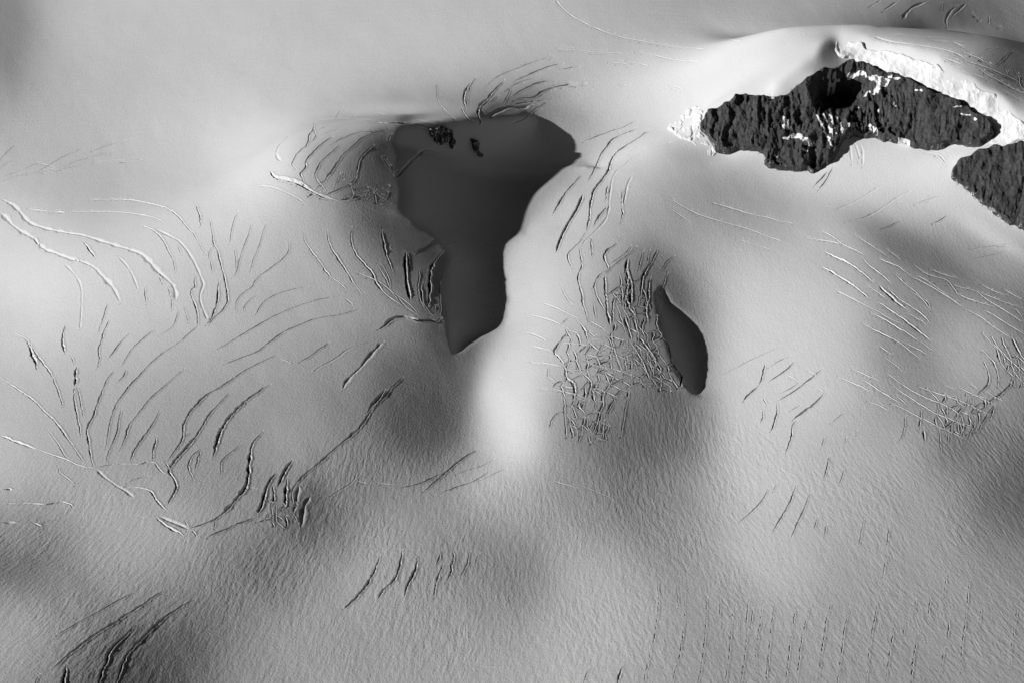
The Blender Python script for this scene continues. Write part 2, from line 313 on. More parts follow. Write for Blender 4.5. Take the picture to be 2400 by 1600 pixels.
1,2,16,c: 1350,330 1250,420 1190,490 1130,560 1070,600 1030,680 960,780 850,880 750,960 650,1050 520,1160 430,1230 380,1290 330,1360 325,1440 350,1500
#QH|open oval hole halfway up the diagonal crack left of centre|left
1,2,46,c: 1185,440 1125,520 1065,580 1022,655
#R|short dark crevasses crowded at lower left centre|left
1,2,30,c: 340,1085 280,1150 240,1230 200,1330
1,2,30,c: 190,1200 120,1270 80,1390 50,1500 0,1600
1,2,24,c: 285,1250 270,1380 280,1480 220,1568
1,2,14,c: 150,1310 160,1370 170,1420 120,1540
1,2,18,s: 400,1320 375,1420 370,1490 340,1580
1,2,22,s: 500,1410 450,1500 430,1568 420,1718
1,3,14,c: 0,90 90,70 200,40 220,50 270,90
0,3,18,c: 1900,230 1980,190 2060,160 2150,120 2250,80 2352,40
0,3,20,c: 1425,40 1490,100 1560,150 1640,180 1700,230
0,3,12,c: 1270,45 1330,42 / 1730,150 1780,180 1810,235
0,3,8,c: 1700,80 1735,140 / 1980,80 1970,150 / 2462,0 2432,80 / 2362,0 2362,50
#S|crevasses strung along the dark lower centre hollow|left
1,2,10,s: 930,1210 900,1280 800,1350 680,1420
1,2,12,c: 910,1270 1000,1300 1100,1300 1220,1310 1320,1310
1,2,15,c: 1340,1340 1480,1310 1560,1280 1700,1210
1,2,15,c: 1540,1380 1680,1260 1800,1150 1900,1070 2030,990
1,2,8,c: 1830,1220 1930,1180 2060,1150 2180,1080 / 2070,1270 2180,1220 2290,1160
1,2,12,c: 1720,1380 1850,1330 1980,1290 2060,1250 2140,1190
2,2,8,s: 550,1290 750,1370 950,1450 / 340,1270 480,1310 600,1340
#T|diagonal crevasses in the bottom left corner|left
0,3,10,c: 525,1130 640,1055 740,1000 850,940 970,870 1100,800 1220,730
0,3,18,c: 480,1440 570,1350 660,1280 780,1190 920,1090 1070,1000 1240,890 1380,800 1500,715
0,3,20,c: 1240,1030 1190,1090 1080,1190 980,1300 995,1350 940,1430 935,1500 905,1568 890,1640
0,3,16,c: 1770,800 1600,900 1510,970 1420,1040 1300,1150 1200,1260 1140,1350 1100,1460 1070,1568 1055,1640
0,3,20,c: 615,1400 590,1480 580,1568 570,1640
0,3,6,c: 860,1440 830,1490 815,1540 / 360,1480 330,1540 315,1600
#U|parallel curved crevasses near the bottom centre|left
1,3,20,c: 1140,395 1110,480 1070,580 1000,680 940,760 880,820 800,890
1,3,17,c: 1340,340 1335,430 1310,530 1270,620 1200,680 1150,730 1110,800
1,3,17,c: 1485,390 1480,470 1450,560 1400,650 1390,690 1360,780
1,3,10,c: 1705,350 1680,420 1645,500
1,3,12,c: 1720,475 1680,560 1660,640 1640,740 1645,780
1,3,12,c: 1810,350 1815,410 1790,510 1795,550 1740,650
1,3,8,c: 1965,355 1955,420 1935,490 1890,570 1885,610
1,3,6,c: 2050,370 2020,440 2015,490
#V|upright cracks along the bottom edge, right of centre|left
2,3,6,c: 710,1420 680,1490 650,1600
2,3,12,c: 1020,1400 990,1480 955,1600
2,3,6,d: 1340,640 1350,760 1350,860 1330,1020 1300,1180 1250,1380 1200,1600
2,3,6,d: 1590,700 1590,850 1585,1000 1570,1150 1540,1320 1500,1450 1465,1600
2,3,6,d: 1790,780 1790,950 1780,1100 1760,1280 1735,1450 1700,1600
2,3,6,d: 2035,740 2030,900 2015,1100 2000,1280 1980,1450 1955,1600
2,3,6,d: 2165,1080 2150,1250 2120,1450 2100,1600
2,3,6,c: 2180,780 2150,1040
2,3,6,d: 2305,850 2280,1000 2260,1150 2240,1350
2,3,5,c: 1510,660 1525,780 1530,880 / 1910,770 1915,960 / 2215,870 2195,1050
#W|upright dotted cracks in the bottom right corner|left
3,3,6,d: 65,830 40,960 20,1150 5,1350 -22,1600
3,3,6,d: 275,840 240,940 220,1080 200,1240 180,1400 163,1600
3,3,6,d: 390,850 350,980 320,1120 290,1300 262,1600
3,3,7,d: 580,830 540,980 515,1150 490,1320 475,1450 462,1600
3,3,6,d: 745,870 710,1050 685,1200 665,1380 637,1600
3,3,6,d: 1015,820 985,950 950,1150 920,1380 903,1600
3,3,7,d: 1165,1020 1150,1100 1120,1280 1100,1450 1085,1540
3,3,7,d: 1375,1110 1355,1230 1330,1380 1315,1600
3,3,6,d: 1640,570 1620,780 / 1670,940 1650,1160
3,3,7,d: 1620,1240 1600,1380 1590,1500
3,3,6,d: 1850,620 1830,850 1800,1100 1780,1280 1775,1470
3,3,6,d: 2300,780 2270,1050 2235,1260 2228,1440
3,3,6,d: 1360,790 1345,930 / 1495,770 1475,950 / 1960,880 1940,1090 / 1260,1000 1245,1130
#X|thin solitary cracks on the smooth lower right slope|left
3,2,10,c: 265,1310 220,1430 150,1568 90,1660 35,1760
3,2,9,c: 565,1045 540,1150 510,1270 / 385,1390 345,1490 320,1560 260,1680 210,1805
3,2,6,c: 80,1300 40,1380 / 700,1165 670,1270 650,1320 / 515,870 490,980 / 460,1608 420,1723 / 540,1678 515,1798 / 880,1628 835,1888 / 1115,1698 1095,1858 / 1080,1998 1060,2158
2,2,8,c: 2352,1350 2290,1470 2200,1560 2080,1665
2,2,6,c: 1950,295 2100,215 2352,95 2462,45
#Y|angular stepped cracks right of the small oval shadow|left
2,2,16,c: 2325,195 2315,270 2290,340 2275,400
2,2,16,c: 2275,400 2200,460 2150,510 2125,550
2,2,9,c: 2310,510 2340,590 / 2300,620 2310,680 2285,750
3,2,16,c: 245,180 190,240 110,300 10,365
3,2,14,c: 500,250 400,330 320,400 220,470 80,550
3,2,13,c: 80,550 85,620 70,700 50,770 20,830
3,2,9,c: 280,380 210,430 110,480 / 150,300 220,330 285,375 / 370,270 440,300 / 95,480 130,515
3,2,22,c: 515,470 440,560 330,640 260,690 220,720
3,2,13,c: 270,720 215,770 220,850 190,950 160,1020
3,2,7,c: 430,410 490,445 515,470 / 200,125 60,200 0,240 / 200,640 300,580 / 700,650 640,700 570,750 / 815,820 815,860 / 715,880 715,920
#Z|soft furrows crossing the slope below the big dark rock|left
2,1,12,s: 1450,260 1600,350 1700,400 1850,450 2000,490 2150,530 2260,570 2352,610 2480,650
2,1,16,s: 1800,285 1950,325 2050,360 2150,390 2300,425 2352,430 2450,465 2560,480 2600,490
2,1,7,s: 1400,320 1560,420 1680,510 / 2060,630 2200,670 2352,720 2400,730
3,1,14,s: 1120,115 1000,160 900,230 800,290 700,330 600,360
3,1,14,s: 1340,175 1200,240 1100,310 1000,380 880,440 700,475
3,1,8,c: 1215,460 1120,510 1010,550 / 1640,400 1600,450 1510,490
3,1,6,c: 1580,230 1340,310 / 2300,665 2000,700 1850,725 / 2190,740 2050,780 1880,810
#AA|parallel crevasses slanting down across the right middle|left
3,1,9,c: 340,615 440,630 560,650 680,675
3,1,10,c: 480,550 600,610 680,680 800,730 890,780
3,1,8,c: 800,590 900,660 1000,720 1100,790 / 1080,710 1230,830
3,1,20,c: 505,735 600,790 740,850 850,930 970,1030
3,1,28,c: 1000,1040 1090,1130 1190,1220 1290,1290
3,1,20,c: 480,880 600,940 680,990 800,1070 930,1180
3,1,20,c: 1000,1200 1100,1270 1250,1370 1400,1490 1500,1568
3,1,12,s: 610,1100 740,1160 850,1220 1000,1290 1130,1370 1240,1410
3,1,14,c: 860,790 910,860 1000,930 1080,990 1140,1050
3,1,16,c: 1010,800 1080,840 1180,870 1260,930 1320,970
3,1,14,c: 1320,970 1450,1040 1570,1110 1700,1190 1800,1260
3,1,10,c: 1800,1260 1950,1340 2050,1420 2200,1520 2352,1590
3,1,10,c: 890,1045 990,1110 1100,1190
3,1,16,c: 1100,1090 1200,1180 1300,1240 1420,1330 1500,1410
3,1,11,c: 1150,935 1230,1020 1340,1100 1420,1190 1500,1290
3,1,10,c: 1350,960 1450,1000 1550,1080 1650,1150 1780,1240
3,1,22,c: 945,1300 1080,1380 1180,1440 1290,1500 1390,1568
3,1,16,c: 870,1400 930,1440 1050,1500 1180,1560 1240,1598
3,1,9,c: 1300,1100 1380,1160 1460,1190 1500,1280 / 1260,1300 1380,1360 1460,1420
#AB|crevasses crowding the right edge at mid height|left
3,1,10,c: 1330,850 1440,950 1600,990 1650,1010 1700,1080 1740,1140 1900,1200 2080,1250
3,1,8,c: 1480,905 1600,950 1750,990 / 1540,1040 1700,1055 1900,1100 2000,1140 2150,1200 2352,1270
3,1,16,c: 1900,1100 2000,1180 2100,1240 2200,1300 2352,1400
3,1,14,c: 1980,1280 2080,1330 2180,1400 2300,1470 2380,1520
3,1,9,c: 1960,1050 2100,1120 2200,1150 / 2160,1090 2250,1140 2352,1190 / 2240,1250 2300,1300 2340,1360
3,2,14,c: 2040,0 2140,90 2220,170 2300,250 2370,310
3,2,14,c: 2140,-60 2150,0 2200,90 2240,170
3,2,18,c: 2230,-60 2260,0 2300,100 2370,190
3,2,10,c: 2215,190 2190,290 / 2240,260 2300,330 2370,410 / 2320,260 2280,300
#AC|crossing cracks of the small icefall, lower right|left
3,2,14,c: 1100,-50 1230,30 1330,110 1390,150
3,2,11,c: 1240,0 1350,60 1470,120 / 1400,0 1480,60 1530,90 / 1005,25 1080,90 1170,130
3,2,8,c: 1060,140 1150,200 1240,280 / 760,240 880,300 1030,360 / 640,320 800,390 950,460
3,2,10,c: 860,345 980,430 1100,500 1220,570
3,2,12,c: 1080,280 1180,360 1300,440 1430,510 1560,560 1680,610 1770,680
3,2,12,c: 1140,400 1260,490 1370,560 1480,630 1580,680 1700,720 1800,770 1890,800
3,2,10,c: 1130,570 1220,600 1340,670 1480,740 1600,800 1720,850 1810,900
3,2,9,c: 910,550 1010,580 1120,640 / 1180,500 1240,550 1275,590
3,2,12,c: 1370,410 1480,450 1600,490 1730,530 1850,580 1960,640 2040,670
3,2,9,c: 1620,395 1720,440 / 1740,410 1850,470 2000,540 2090,580 / 1850,380 1940,440 / 1980,440 2080,510 2180,550
3,2,12,c: 1925,40 2010,120 2080,200 2110,290 2120,350 2110,420
3,2,12,c: 1970,160 2010,230 2030,310 2030,380 1980,440 1940,460 1930,510
3,2,15,c: 2250,310 2230,390 2160,460 2080,520 2010,560 2000,620
3,2,14,c: 1630,490 1600,570 / 1840,510 1820,570 1740,650 1740,700 1650,770 1600,810 / 1590,590 1610,650 1640,720 1640,770
3,2,12,c: 1970,550 1900,600 1860,670 / 1780,570 1700,600 1610,650 / 1545,670 1525,710 1560,790
3,2,14,c: 1410,615 1395,710 1390,800
3,2,16,c: 1425,790 1430,880 1440,930
3,2,9,c: 1570,800 1580,920 1590,1020 / 1260,680 1250,840 1190,930 / 1650,850 1655,940 / 1750,720 1800,880
3,2,11,c: 1740,710 1740,790 1760,850 / 2090,580 2060,640 2040,720 / 1900,690 1895,770 1880,800 1840,890
#AF|snow gullies just below the big dark rock|left
3,0,16,s: 690,1300 670,1400 640,1480 / 740,1290 760,1400 775,1510 / 790,1300 830,1400 850,1500 / 840,1300 875,1400 865,1540
3,1,15,c: 550,0 500,60 420,150
3,1,12,c: 600,-40 560,40 510,120 460,180
3,0,9,c: 1400,1392 1500,1402 1600,1440 1640,1520
3,0,8,s: 1560,1480 1590,1540 / 1700,1380 1740,1420 / 1640,1400 1700,1470
3,0,10,s: 2180,1180 2190,1260 / 2140,1240 2140,1310 / 2260,1160 2290,1240
#AD|furrows in the dark valley behind the ridge|left
3,0,18,s: 1480,5 1400,40 1340,60 1280,110 1230,180
3,0,12,s: 1205,5 1120,60 1050,110 / 1050,0 980,40 920,75
3,0,10,c: 1600,25 1590,95
3,0,18,s: 1730,60 1660,120 1630,200 1650,260
3,0,12,s: 1820,30 1760,90 1690,150
3,0,10,c: 1860,115 1920,160 1950,200 / 2030,150 2030,200
3,0,10,s: 2050,220 2170,280
#AE|cracks on the snow cap above the white ice cliff|left
3,0,16,s: 950,330 1100,380 1250,400 1400,420 1600,450 1750,500 1820,545
3,0,14,c: 1585,525 1680,555 1780,590
3,0,8,c: 1690,380 1820,445
3,0,10,c: 1790,475 1900,520 2030,590 2080,630
3,0,12,s: 1800,560 1950,600 2100,660 2240,720 2370,790
3,0,10,c: 1930,610 2000,680 2120,740 2200,790 2370,870
3,0,9,c: 2240,470 2160,540 2080,620 / 2265,640 2310,710 2300,770 2370,850 / 2180,630 2205,690
3,0,8,s: 1100,310 1300,330 1500,340 1680,350 / 1480,370 1700,385 1900,390 / 1830,470 1980,470 2100,440 / 2100,790 2200,860 2370,940 / 1700,640 1870,680 2050,740
'''
# ---------------------------------------------------------------- solve the relief
CW, CH = 2400.0, 1600.0
SFX, SFY = math.cos(SUN_AZ), math.sin(SUN_AZ)          # ground direction the light travels
SE, CE, TE = math.sin(SUN_EL), math.cos(SUN_EL), math.tan(SUN_EL)
CAM = np.array([0.0, -CAM_D*math.cos(PITCH), CAM_D*math.sin(PITCH)])
FWD = np.array([0.0, math.cos(PITCH), -math.sin(PITCH)]); UPV = np.array([0.0, math.sin(PITCH), math.cos(PITCH)])
TANH = math.tan(FOV/2)

def project(x, y, z):
    dx, dy, dz = x-CAM[0], y-CAM[1], z-CAM[2]
    w = dy*FWD[1]+dz*FWD[2]; v = dy*UPV[1]+dz*UPV[2]
    return CW/2+dx/w/TANH*CW/2, CH/2-v/w/TANH*CW/2
def rays(px, py):
    a = (np.asarray(px, float)-CW/2)/(CW/2)*TANH; b = (CH/2-np.asarray(py, float))/(CW/2)*TANH
    d = np.stack([a, FWD[1]+b*UPV[1], FWD[2]+b*UPV[2]], -1)
    return d/np.linalg.norm(d, axis=-1, keepdims=True)

def tile_pts(tx, ty, s):
    return np.array([[(tx*2352+float(a.split(',')[0]))/3.92, (ty*1568+float(a.split(',')[1]))/3.92] for a in s.split()])

def in_poly(x, y, poly):
    x = np.asarray(x); y = np.asarray(y); c = np.zeros(x.shape, bool)
    p = np.asarray(poly, float); q = np.roll(p, -1, 0)
    for (x1, y1), (x2, y2) in zip(p, q):
        if y1 == y2: continue
        c ^= ((y1 > y) != (y2 > y)) & (x < (x2-x1)*(y-y1)/(y2-y1)+x1)
    return c
def poly_raster(poly, blur=0, n=2):
    """anti-aliased mask of an outline on a raster with n survey units per cell"""
    yy, xx = np.mgrid[0:int((CH+400)/n), 0:int((CW+400)/n)]
    m = in_poly(xx*n-200+.5*n, yy*n-200+.5*n, poly).astype(np.float32)
    return blurf(m, blur/n) if blur else m
def blurf(m, s):
    if s < .3: return m
    r = int(3*s)+1; k = np.exp(-.5*(np.arange(-r, r+1)/s)**2); k /= k.sum()
    F = lambda a: np.apply_along_axis(lambda v: np.convolve(np.pad(v, r, mode='edge'), k, 'valid'), 0, a)
    return F(F(m).T).T
def samp(img, fx, fy):
    """bilinear sample with clamping"""
    h, w = img.shape; fx = np.clip(fx, 0, w-1.001); fy = np.clip(fy, 0, h-1.001)
    ix = fx.astype(int); iy = fy.astype(int); u = fx-ix; v = fy-iy
    return (img[iy, ix]*(1-u)+img[iy, ix+1]*u)*(1-v)+(img[iy+1, ix]*(1-u)+img[iy+1, ix+1]*u)*v
def msamp(img, px, py, n=2): return samp(img, (px+200)/n-.5, (py+200)/n-.5)

def bspl(img, fx, fy):
    """smooth (cubic B-spline) sample"""
    h, w = img.shape; fx = np.clip(fx, 1, w-2.001); fy = np.clip(fy, 1, h-2.001)
    ix = fx.astype(int); iy = fy.astype(int); u = fx-ix; v = fy-iy
    def ws(t): return ((1-t)**3/6, (3*t**3-6*t**2+4)/6, (-3*t**3+3*t**2+3*t+1)/6, t**3/6)
    wx, wy = ws(u), ws(v); out = 0
    for j in range(4):
        jj = np.clip(iy+j-1, 0, h-1)
        for i in range(4):
            out = out+wy[j]*wx[i]*img[jj, np.clip(ix+i-1, 0, w-1)]
    return out

def build_tone():
    g = np.array([[float(v) for v in l.split()] for l in GREY.strip().splitlines()])
    n = 4; yy, xx = np.mgrid[0:int((CH+400)/n), 0:int((CW+400)/n)]
    X = xx*n-200.; Y = yy*n-200.
    gp = np.pad(g, 3, mode='edge')
    T = bspl(gp, X/100+3, Y/100+3)
    # sharpen the B-spline smoothing back a little
    lap = gp.copy(); sm = bspl(gp, *np.meshgrid(np.arange(gp.shape[1], dtype=float), np.arange(gp.shape[0], dtype=float)))
    T = T+.8*bspl(gp-sm, X/100+3, Y/100+3)
    for cx, cy, rx, ry, an, gr, st in BLOBS:
        a = math.radians(an); dx, dy = X-cx, Y-cy
        u = (dx*math.cos(a)+dy*math.sin(a))/rx; v = (-dx*math.sin(a)+dy*math.cos(a))/ry
        w = st*np.exp(-.5*(u*u+v*v)**1.2); T = T*(1-w)+gr*w
    return np.clip(T, 30, 250)

def lin(g):
    s = g/255.; return np.where(s < .04045, s/12.92, ((s+.055)/1.055)**2.4)

def solve_relief():
    GS = 4.0; X0, X1, Y0, Y1 = -1340., 1340., -1050., 1800.
    nx = int((X1-X0)/GS); ny = int((Y1-Y0)/GS)
    gx = X0+np.arange(nx)*GS; gy = Y0+np.arange(ny)*GS
    XX, YY = np.meshgrid(gx, gy)
    tone = build_tone(); Tm = (lin(tone)-AMB)/KSUN; Tm = np.clip(Tm, -.15, .93)
    rockm = np.maximum.reduce([poly_raster(tile_pts(*ROCK_MAIN), 6), poly_raster(tile_pts(*ROCK_RIGHT), 6)])
    smallrock = np.maximum(poly_raster(tile_pts(*ROCK_A), 5), poly_raster(tile_pts(*ROCK_B), 5))
    cliffm = poly_raster(tile_pts(*ICE_CLIFF), 5); flankm = poly_raster(tile_pts(*ICE_FLANK), 6)
    sh1 = poly_raster(SH1, 0); sh2 = poly_raster(SH2, 0)
    wall = poly_raster([(925, 292), (1235, 275), (1262, 290), (1180, 345), (1120, 378), (1030, 372), (985, 350), (930, 345)], 6)
    notch = poly_raster([(1905, 150), (2005, 135), (2030, 200), (2018, 245), (1975, 265), (1910, 235)], 10)
    h = np.zeros((ny, nx)); base_q = np.zeros_like(h)
    # wave numbers of forward differences, for the preconditioner
    kx = np.fft.rfftfreq(nx)*2*math.pi; ky = np.fft.fftfreq(ny)*2*math.pi
    sx = (np.exp(1j*kx)-1)/GS; sy = (np.exp(1j*ky)-1)/GS
    Ss = SFX*sx[None, :]+SFY*sy[:, None]; St = -SFY*sx[None, :]+SFX*sy[:, None]
    L2 = np.abs(sx[None, :])**2+np.abs(sy[:, None])**2
    def Dx(a): return (np.roll(a, -1, 1)-a)/GS
    def Dy(a): return (np.roll(a, -1, 0)-a)/GS
    def DxT(a): return (np.roll(a, 1, 1)-a)/GS
    def DyT(a): return (np.roll(a, 1, 0)-a)/GS
    inner = np.ones_like(h); inner[:, -1] = 0; inner[-1, :] = 0
    ds = GS*.8
    p_prev = np.full_like(h, 0.)
    for it in range(NIT):
        px, py = project(XX, YY, h)
        q = -SFY*Dx(h)+SFX*Dy(h); p_cur = SFX*Dx(h)+SFY*Dy(h)
        T = samp(Tm, (px+200)/4, (py+200)/4)
        N = np.sqrt(1+np.clip(p_cur, -1.2, 1.2)**2+np.clip(q, -1., 1.)**2) if it else 1.
        g = (T*N-SE)/CE
        if it: g = .5*g+.5*p_prev
        else: g = np.tan(np.arcsin(T)-SUN_EL)
        g = np.clip(g, -1.1, 1.0); p_prev = g
        out = (px < -150) | (px > CW+150) | (py < -150) | (py > CH+150)
        ws = np.where(out, .15, 1.)*inner; ws = ws*(1+5*np.exp(-((px-2340)/110)**2-((py-160)/90)**2)); g = np.where(out, g*.5, g)
        ws = ws*(1+5*np.clip((.16-T)/.1, 0, 1)*(~out))
        gq = np.zeros_like(h)+BASE_Q; wt = np.full_like(h, WT)*inner
        # cast shadows: slope from crest to edge averages the sun's own slope
        for m in (sh1, sh2):
            inside = msamp(m, px, py) > .5
            if not inside.any(): continue
            iy, ix = np.nonzero(inside)
            def march(sg):
                d = np.zeros(len(ix)); alive = np.ones(len(ix), bool)
                for k in range(1, 260):
                    fx = ix+sg*k*ds*SFX/GS; fy = iy+sg*k*ds*SFY/GS
                    ok = samp(inside.astype(np.float32), fx, fy) > .5
                    alive &= ok
                    if not alive.any(): break
                    d[alive] = k*ds
                return d
            dn = march(-1); df = march(1); tau = (dn+ds/2)/(dn+df+ds)
            prof = SHA*np.cos(math.pi*tau)*(1-np.exp(-(tau/.10)**2))+.085*SHA*1.0*np.sin(math.pi*tau)
            g[iy, ix] = -TE*(1+prof); ws[iy, ix] = 12.
            wt[iy, ix] = WT
        # steep features facing the camera
        def steep(mask, gxv, gyv, w, keep_tone=False):
            mm = msamp(mask, px, py)
            s_ = SFX*gxv+SFY*gyv; t_ = -SFY*gxv+SFX*gyv
            nonlocal g, gq, ws, wt
            if not keep_tone: g = g*(1-mm)+s_*mm; ws = ws*(1-mm)+w*mm
            gq = gq*(1-mm)+t_*mm; wt = wt*(1-mm)+w*mm
        steep(rockm, .12, 1.25, 1.5)
        steep(cliffm, 1.0, .75, 1.6)
        steep(flankm, -.62, .55, 4.)
        steep(notch, -.95, .6, 1.0)
        steep(wall, -.95, .75, 2.0)
        # ridge crest at the top right: ground behind falls away
        crx = CREST[:, 0]; cry = CREST[:, 1]; rr = rays(crx, cry)
        if it == 0: cz = np.full(len(crx), 60.)
        for _ in range(3):
            tt = (CAM[2]-cz)/-rr[:, 2]; cX = rr[:, 0]*tt; cY = CAM[1]+rr[:, 1]*tt; cz = .5*cz+.5*samp(h, (cX-X0)/GS, (cY-Y0)/GS)
        Yc = np.interp(gx, cX, cY)[None, :]; fade = np.interp(gx, cX, CREST[:, 2])[None, :]
        bm = np.clip((YY-Yc-0)/15., 0, 1)*np.clip((Yc+BACKW-YY)/60., 0, 1)*fade
        gxb, gyb = -.05, -.78; s_ = SFX*gxb+SFY*gyb; t_ = -SFY*gxb+SFX*gyb
        g = g*(1-bm)+s_*bm; gq = gq*(1-bm)+t_*bm; ws = ws*(1-bm)+1.5*bm; wt = wt*(1-bm)+1.5*bm
        w0 = 2e-9; wl = 4.
        def A(a):
            ax, ay = Dx(a), Dy(a); s_ = ws*(SFX*ax+SFY*ay); t_ = wt*(-SFY*ax+SFX*ay)
            r = DxT(SFX*s_-SFY*t_)+DyT(SFY*s_+SFX*t_)
            lp = DxT(Dx(a))+DyT(Dy(a)); r2 = DxT(Dx(lp))+DyT(Dy(lp))
            return r+wl*r2+w0*a
        b = DxT(SFX*ws*g-SFY*wt*gq)+DyT(SFY*ws*g+SFX*wt*gq)
        M = 1./(ws.mean()*np.abs(Ss)**2+wt.mean()*np.abs(St)**2+wl*L2**2+w0)
        P = lambda r: np.fft.irfft2(np.fft.rfft2(r)*M, s=r.shape)
        x = h.copy(); r = b-A(x); z = P(r); d = z.copy(); rz = (r*z).sum()
        for k in range(NCG):
            Ad = A(d); al = rz/(d*Ad).sum(); x += al*d; r -= al*Ad; z = P(r); rz2 = (r*z).sum(); d = z+rz2/rz*d; rz = rz2
        cx = (np.abs(XX) < 900) & (YY > -700) & (YY < 1100)
        x -= x[cx].mean()
        h = x
        print('relief pass', it, 'range', round(h[cx].min()), round(h[cx].max()), 'fit', round(float(np.abs((SFX*Dx(h)+SFY*Dy(h)-g)[cx]).mean()), 3))
    # small undulations left by the wind, fading out in the shaded hollows
    und = np.array(UND(XX, YY)); px, py = project(XX, YY, h)
    keep = 1-np.clip(msamp(blurf(np.maximum(sh1, sh2), 14), px, py)*1.6, 0, 1)
    return h+und*keep, gx, gy, GS
# value noise
_rng = np.random.RandomState(7); _TAB = _rng.rand(256, 256)
def vnoise(x, y):
    ix = np.floor(x).astype(int); iy = np.floor(y).astype(int); u = x-ix; v = y-iy
    u = u*u*(3-2*u); v = v*v*(3-2*v); g = lambda a, b: _TAB[b & 255, a & 255]
    return (g(ix, iy)*(1-u)+g(ix+1, iy)*u)*(1-v)+(g(ix, iy+1)*(1-u)+g(ix+1, iy+1)*u)*v
def fbm(x, y, o=4):
    s = 0.; a = .5
    for k in range(o): s = s+a*(vnoise(x+17.3*k, y-9.1*k)-.5); x = x*2.03; y = y*2.03; a *= .5
    return s*2

def UND(x, y): return .38*fbm(x/42.+y/160., y/85., 3)+.9*fbm(x/150.+7, y/210., 2)
# ---------------------------------------------------------------- relief as a function of place
H0, GX, GY, GS = solve_relief()
def hgt(x, y): return bspl(H0, (np.asarray(x, float)-GX[0])/GS, (np.asarray(y, float)-GY[0])/GS)
def cast(px, py, zoff=0.):
    """point of the snow surface seen at a survey position"""
    px = np.atleast_1d(np.asarray(px, float)); py = np.atleast_1d(np.asarray(py, float))
    d = rays(px, py); ta = (CAM[2]-330)/-d[:, 2]; tb = (CAM[2]+330)/-d[:, 2]; n = 260
    prev = ta.copy(); fa = np.full(len(px), 1.); hit = np.zeros(len(px), bool); lo = ta.copy(); hi = tb.copy()
    for k in range(1, n+1):
        t = ta+(tb-ta)*k/n; P = CAM+d*t[:, None]
        f = P[:, 2]-samp(H0, (P[:, 0]-GX[0])/GS, (P[:, 1]-GY[0])/GS)
        new = (~hit) & (f < 0); lo[new] = prev[new]; hi[new] = t[new]; hit |= new; prev = t
    for k in range(14):
        mid = (lo+hi)/2; P = CAM+d*mid[:, None]; f = P[:, 2]-hgt(P[:, 0], P[:, 1])
        lo = np.where(f > 0, mid, lo); hi = np.where(f > 0, hi, mid)
    P = CAM+d*((lo+hi)/2)[:, None]; P[:, 2] = hgt(P[:, 0], P[:, 1]); return P

# ---------------------------------------------------------------- materials
def new_mat(name):
    m = bpy.data.materials.new(name); m.use_nodes = True; nt = m.node_tree; return m, nt, nt.nodes['Principled BSDF']
class NB:
    def __init__(s, nt): s.nt = nt
    def n(s, typ, **kw):
        x = s.nt.nodes.new(typ)
        for k, v in kw.items():
            if k == 'ins':
                for i, val in v.items():
                    if isinstance(val, bpy.types.NodeSocket): s.nt.links.new(val, x.inputs[i])
                    else: x.inputs[i].default_value = val
            else: setattr(x, k, v)
        return x
    def math(s, op, a, b=0., c=0.): return s.n('ShaderNodeMath', operation=op, ins={0: a, 1: b, 2: c}).outputs[0]
    def noise(s, vec, scale, detail=3., rough=.5): return s.n('ShaderNodeTexNoise', ins={'Vector': vec, 'Scale': scale, 'Detail': detail, 'Roughness': rough}).outputs[0]

